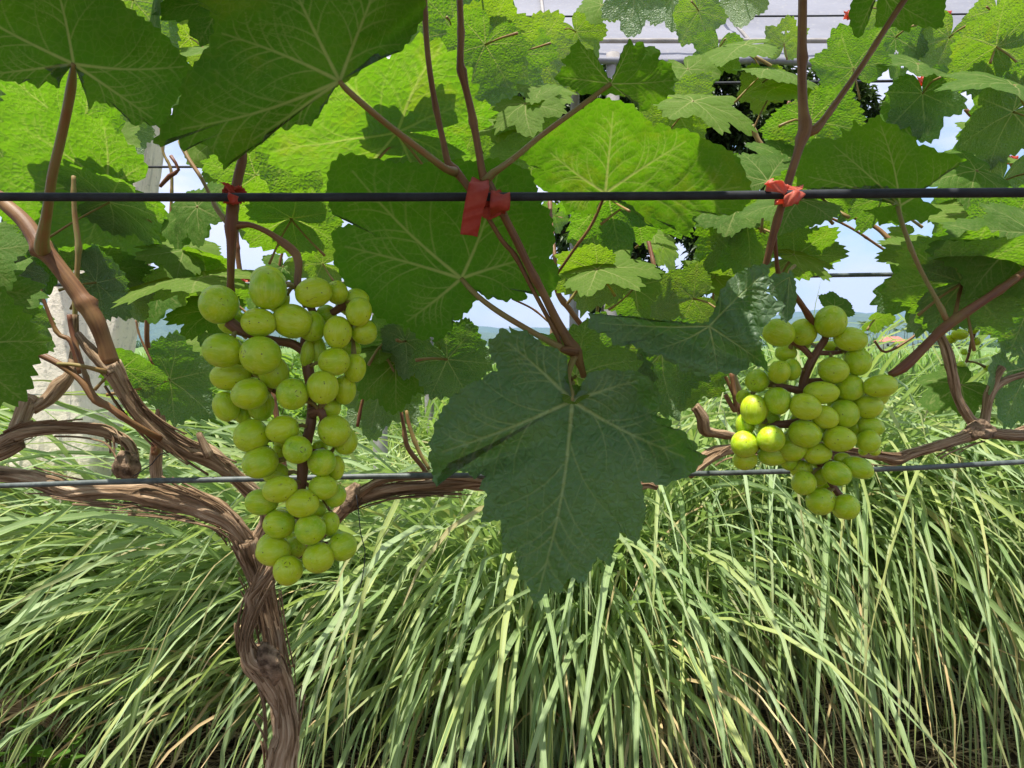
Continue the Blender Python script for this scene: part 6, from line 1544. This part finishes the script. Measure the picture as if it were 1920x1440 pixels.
G1 = [(503, 543, 33, 36, 0, -.2), (410, 571, 36, 35, 0, -.2), (588, 549, 33, 27, 10, 0), (486, 605, 32, 26, -5, -.4), (549, 602, 36, 31, -12, .2), (584, 612, 25, 28, 10, .8), (418, 657, 36, 31, -10, -.6), (489, 666, 36, 35, -20, -.9), (633, 623, 25, 30, 0, .1),
      (673, 585, 23, 27, -15, .4), (682, 623, 24, 22, 0, 1.2), (632, 549, 20, 22, 0, 1.2), (669, 562, 23, 20, 0, 1.8), (626, 678, 29, 25, 5, .1), (665, 690, 21, 26, 0, 1.2), (605, 727, 28, 31, 0, -.3), (646, 731, 21, 27, 0, 1.3), (548, 739, 29, 29, 0, -.6), (468, 739, 33, 28, 10, -.4),
      (432, 706, 36, 25, 0, 1.0), (513, 698, 27, 30, 20, .8), (424, 762, 23, 28, 20, .8), (489, 760, 24, 29, 0, 1.5), (577, 662, 13, 26, -10, 1.5), (596, 655, 15, 30, 12, 1.9), (617, 765, 21, 20, 0, 1.5), (471, 818, 32, 30, 0, 0), (529, 805, 30, 25, 18, -.4), (557, 843, 28, 26, 0, -.8),
      (627, 808, 31, 29, -20, .1), (648, 827, 22, 25, 0, .9), (488, 867, 33, 29, 22, -.3), (604, 867, 26, 25, 0, 0), (630, 877, 16, 23, 0, 1.1), (525, 917, 32, 24, 14, -.7), (606, 914, 26, 23, -5, -.1), (628, 929, 20, 22, 0, .9), (491, 941, 30, 24, 0, .4), (567, 944, 30, 26, 0, -.6),
      (523, 983, 29, 26, 0, .1), (582, 993, 28, 28, 0, -.6), (619, 982, 17, 22, 0, .7), (512, 1034, 32, 27, 5, 0), (641, 1025, 27, 26, 0, .2), (597, 1046, 28, 28, 0, -.5), (540, 1070, 27, 29, -20, -.6), (552, 1027, 20, 20, 0, 1.2), (517, 888, 24, 20, 0, 1.4), (595, 955, 16, 18, 0, 1.3),
      (437, 604, 27, 22, 0, 1.8), (607, 985, 12, 12, 0, 1.9), (525, 850, 16, 18, 0, 2.0), (455, 775, 16, 20, 0, 2.0), (600, 840, 14, 16, 0, 2.2), (660, 655, 16, 16, 0, 2.4), (460, 690, 20, 20, 0, 2.3), (520, 560, 22, 25, 0, 2.4), (612, 590, 18, 18, 0, 2.4)]
bunch('large left bunch of green grapes hanging before the trunk', .478, G1,
      [[(558, 540, 8, .488), (588, 590, 8, .486), (572, 640, 10, .484), (578, 690, 12, .482), (584, 735, 11, .482), (583, 790, 12, .48), (570, 850, 12, .48), (566, 905, 11, .48), (562, 960, 8, .48), (568, 1010, 7, .48), (560, 1045, 5, .48)],
       [(572, 660, 10, .484), (548, 645, 11, .482), (520, 640, 11, .478), (485, 632, 11, .472), (450, 618, 12, .468), (428, 602, 11, .466)],
       [(590, 600, 8, .486), (615, 590, 7, .488), (640, 575, 8, .486), (645, 566, 9, .484), (625, 560, 5, .486)],
       [(583, 775, 12, .478), (600, 770, 11, .474), (606, 785, 8, .474), (600, 800, 5, .476)], [(640, 562, 5, .484), (655, 590, 4, .488), (660, 610, 3, .49)],
       [(566, 900, 5, .48), (600, 930, 4, .482), (620, 960, 3, .482)], [(580, 740, 6, .482), (540, 745, 6, .486), (500, 725, 4, .488)], [(575, 845, 6, .48), (620, 850, 4, .484)], [(566, 960, 5, .48), (590, 1010, 4, .478), (620, 1020, 3, .48)]], 5, fill=20)
G2 = [(1460, 624, 29, 25, -20, -.4), (1505, 623, 24, 24, 0, .6), (1557, 603, 28, 29, 0, -.4), (1595, 636, 30, 22, -8, 0), (1608, 679, 24, 25, 0, .3), (1563, 694, 27, 24, -10, -.2), (1461, 698, 20, 22, 10, -.2), (1484, 693, 17, 20, 0, .5), (1474, 662, 20, 15, 0, 1.5), (1560, 650, 15, 10, 0, 1.6),
      (1420, 714, 23, 21, 0, .7), (1540, 736, 32, 21, 0, -.4), (1458, 752, 24, 25, 0, -.3), (1510, 763, 29, 24, -18, -.9), (1547, 782, 25, 21, -25, -.5), (1593, 727, 26, 25, 0, .4), (1650, 724, 31, 21, 6, -.4), (1628, 762, 27, 21, 0, .5), (1414, 768, 24, 28, 0, .1), (1397, 796, 17, 22, 0, .9),
      (1582, 776, 26, 26, -10, .1), (1445, 823, 26, 25, 0, -.6), (1509, 813, 30, 25, -20, -.6), (1575, 823, 30, 23, -8, -.4), (1628, 828, 22, 21, 0, 0), (1632, 800, 25, 19, -10, .8), (1396, 833, 25, 25, 0, 0), (1397, 862, 22, 19, 0, .7), (1450, 853, 28, 20, 0, .8), (1484, 840, 27, 25, 0, .5),
      (1533, 850, 26, 20, 0, .1), (1569, 888, 27, 22, -22, -.5), (1609, 877, 29, 19, -22, .2), (1507, 906, 22, 23, 10, 0), (1538, 940, 25, 25, 20, .2), (1586, 950, 23, 23, 0, -.2), (1502, 880, 20, 18, 0, 1.2), (1480, 866, 18, 16, 0, 1.3), (1580, 860, 16, 11, 0, .9), (1606, 801, 15, 15, 0, 1.2),
      (1536, 895, 16, 16, 0, 1.2), (1560, 800, 20, 20, 0, 1.9), (1500, 790, 18, 18, 0, 1.9), (1440, 785, 22, 20, 0, 1.8), (1610, 745, 18, 16, 0, 1.7), (1575, 740, 18, 18, 0, 2.0), (1465, 845, 16, 16, 0, 2.0), (1640, 845, 12, 10, 0, 1.5), (1395, 745, 14, 14, 0, 1.9)]
bunch('right bunch of green grapes with brown specks beside the folded dark leaf', .558, G2,
      [[(1528, 605, 7, .552), (1548, 630, 8, .555), (1535, 655, 9, .556), (1518, 685, 10, .556), (1508, 712, 10, .557), (1505, 745, 9, .558), (1512, 790, 9, .558), (1525, 840, 8, .558), (1545, 885, 7, .558), (1572, 925, 7, .556), (1585, 935, 4, .556)],
       [(1522, 670, 8, .556), (1500, 648, 7, .553), (1480, 640, 5, .552)], [(1530, 662, 7, .556), (1555, 662, 6, .554), (1578, 660, 4, .556)], [(1508, 735, 7, .557), (1480, 728, 6, .558), (1450, 722, 5, .56)],
       [(1508, 790, 8, .557), (1475, 795, 9, .556), (1440, 795, 6, .558)], [(1515, 800, 7, .558), (1560, 790, 5, .562), (1610, 800, 4, .566)], [(1525, 840, 6, .558), (1480, 850, 5, .562), (1420, 840, 4, .562)],
       [(1508, 715, 7, .557), (1560, 715, 5, .562), (1620, 735, 4, .562)]], 17, fill=16)
G3 = [(1800, 627, 15, 10, 0, 0), (1782, 636, 11, 8, 0, .8), (1843, 604, 14, 12, 0, 0), (1825, 617, 9, 9, 0, .8), (1802, 687, 10, 10, 0, .3), (1856, 620, 10, 8, 0, 1.0), (1808, 660, 7, 6, 0, .6), (1830, 640, 9, 8, 0, 1.2), (1853, 690, 8, 6, 0, .8), (1786, 612, 8, 7, 0, 1.6)]
bunch('small yellowing grape bunch at the right edge behind the leaf with holes', .87, G3, [[(1838, 585, 3, .86), (1832, 610, 4, .865), (1822, 640, 4, .868), (1815, 670, 3, .87), (1806, 690, 2, .87)], [(1828, 620, 3, .866), (1805, 625, 3, .868)]], 23)
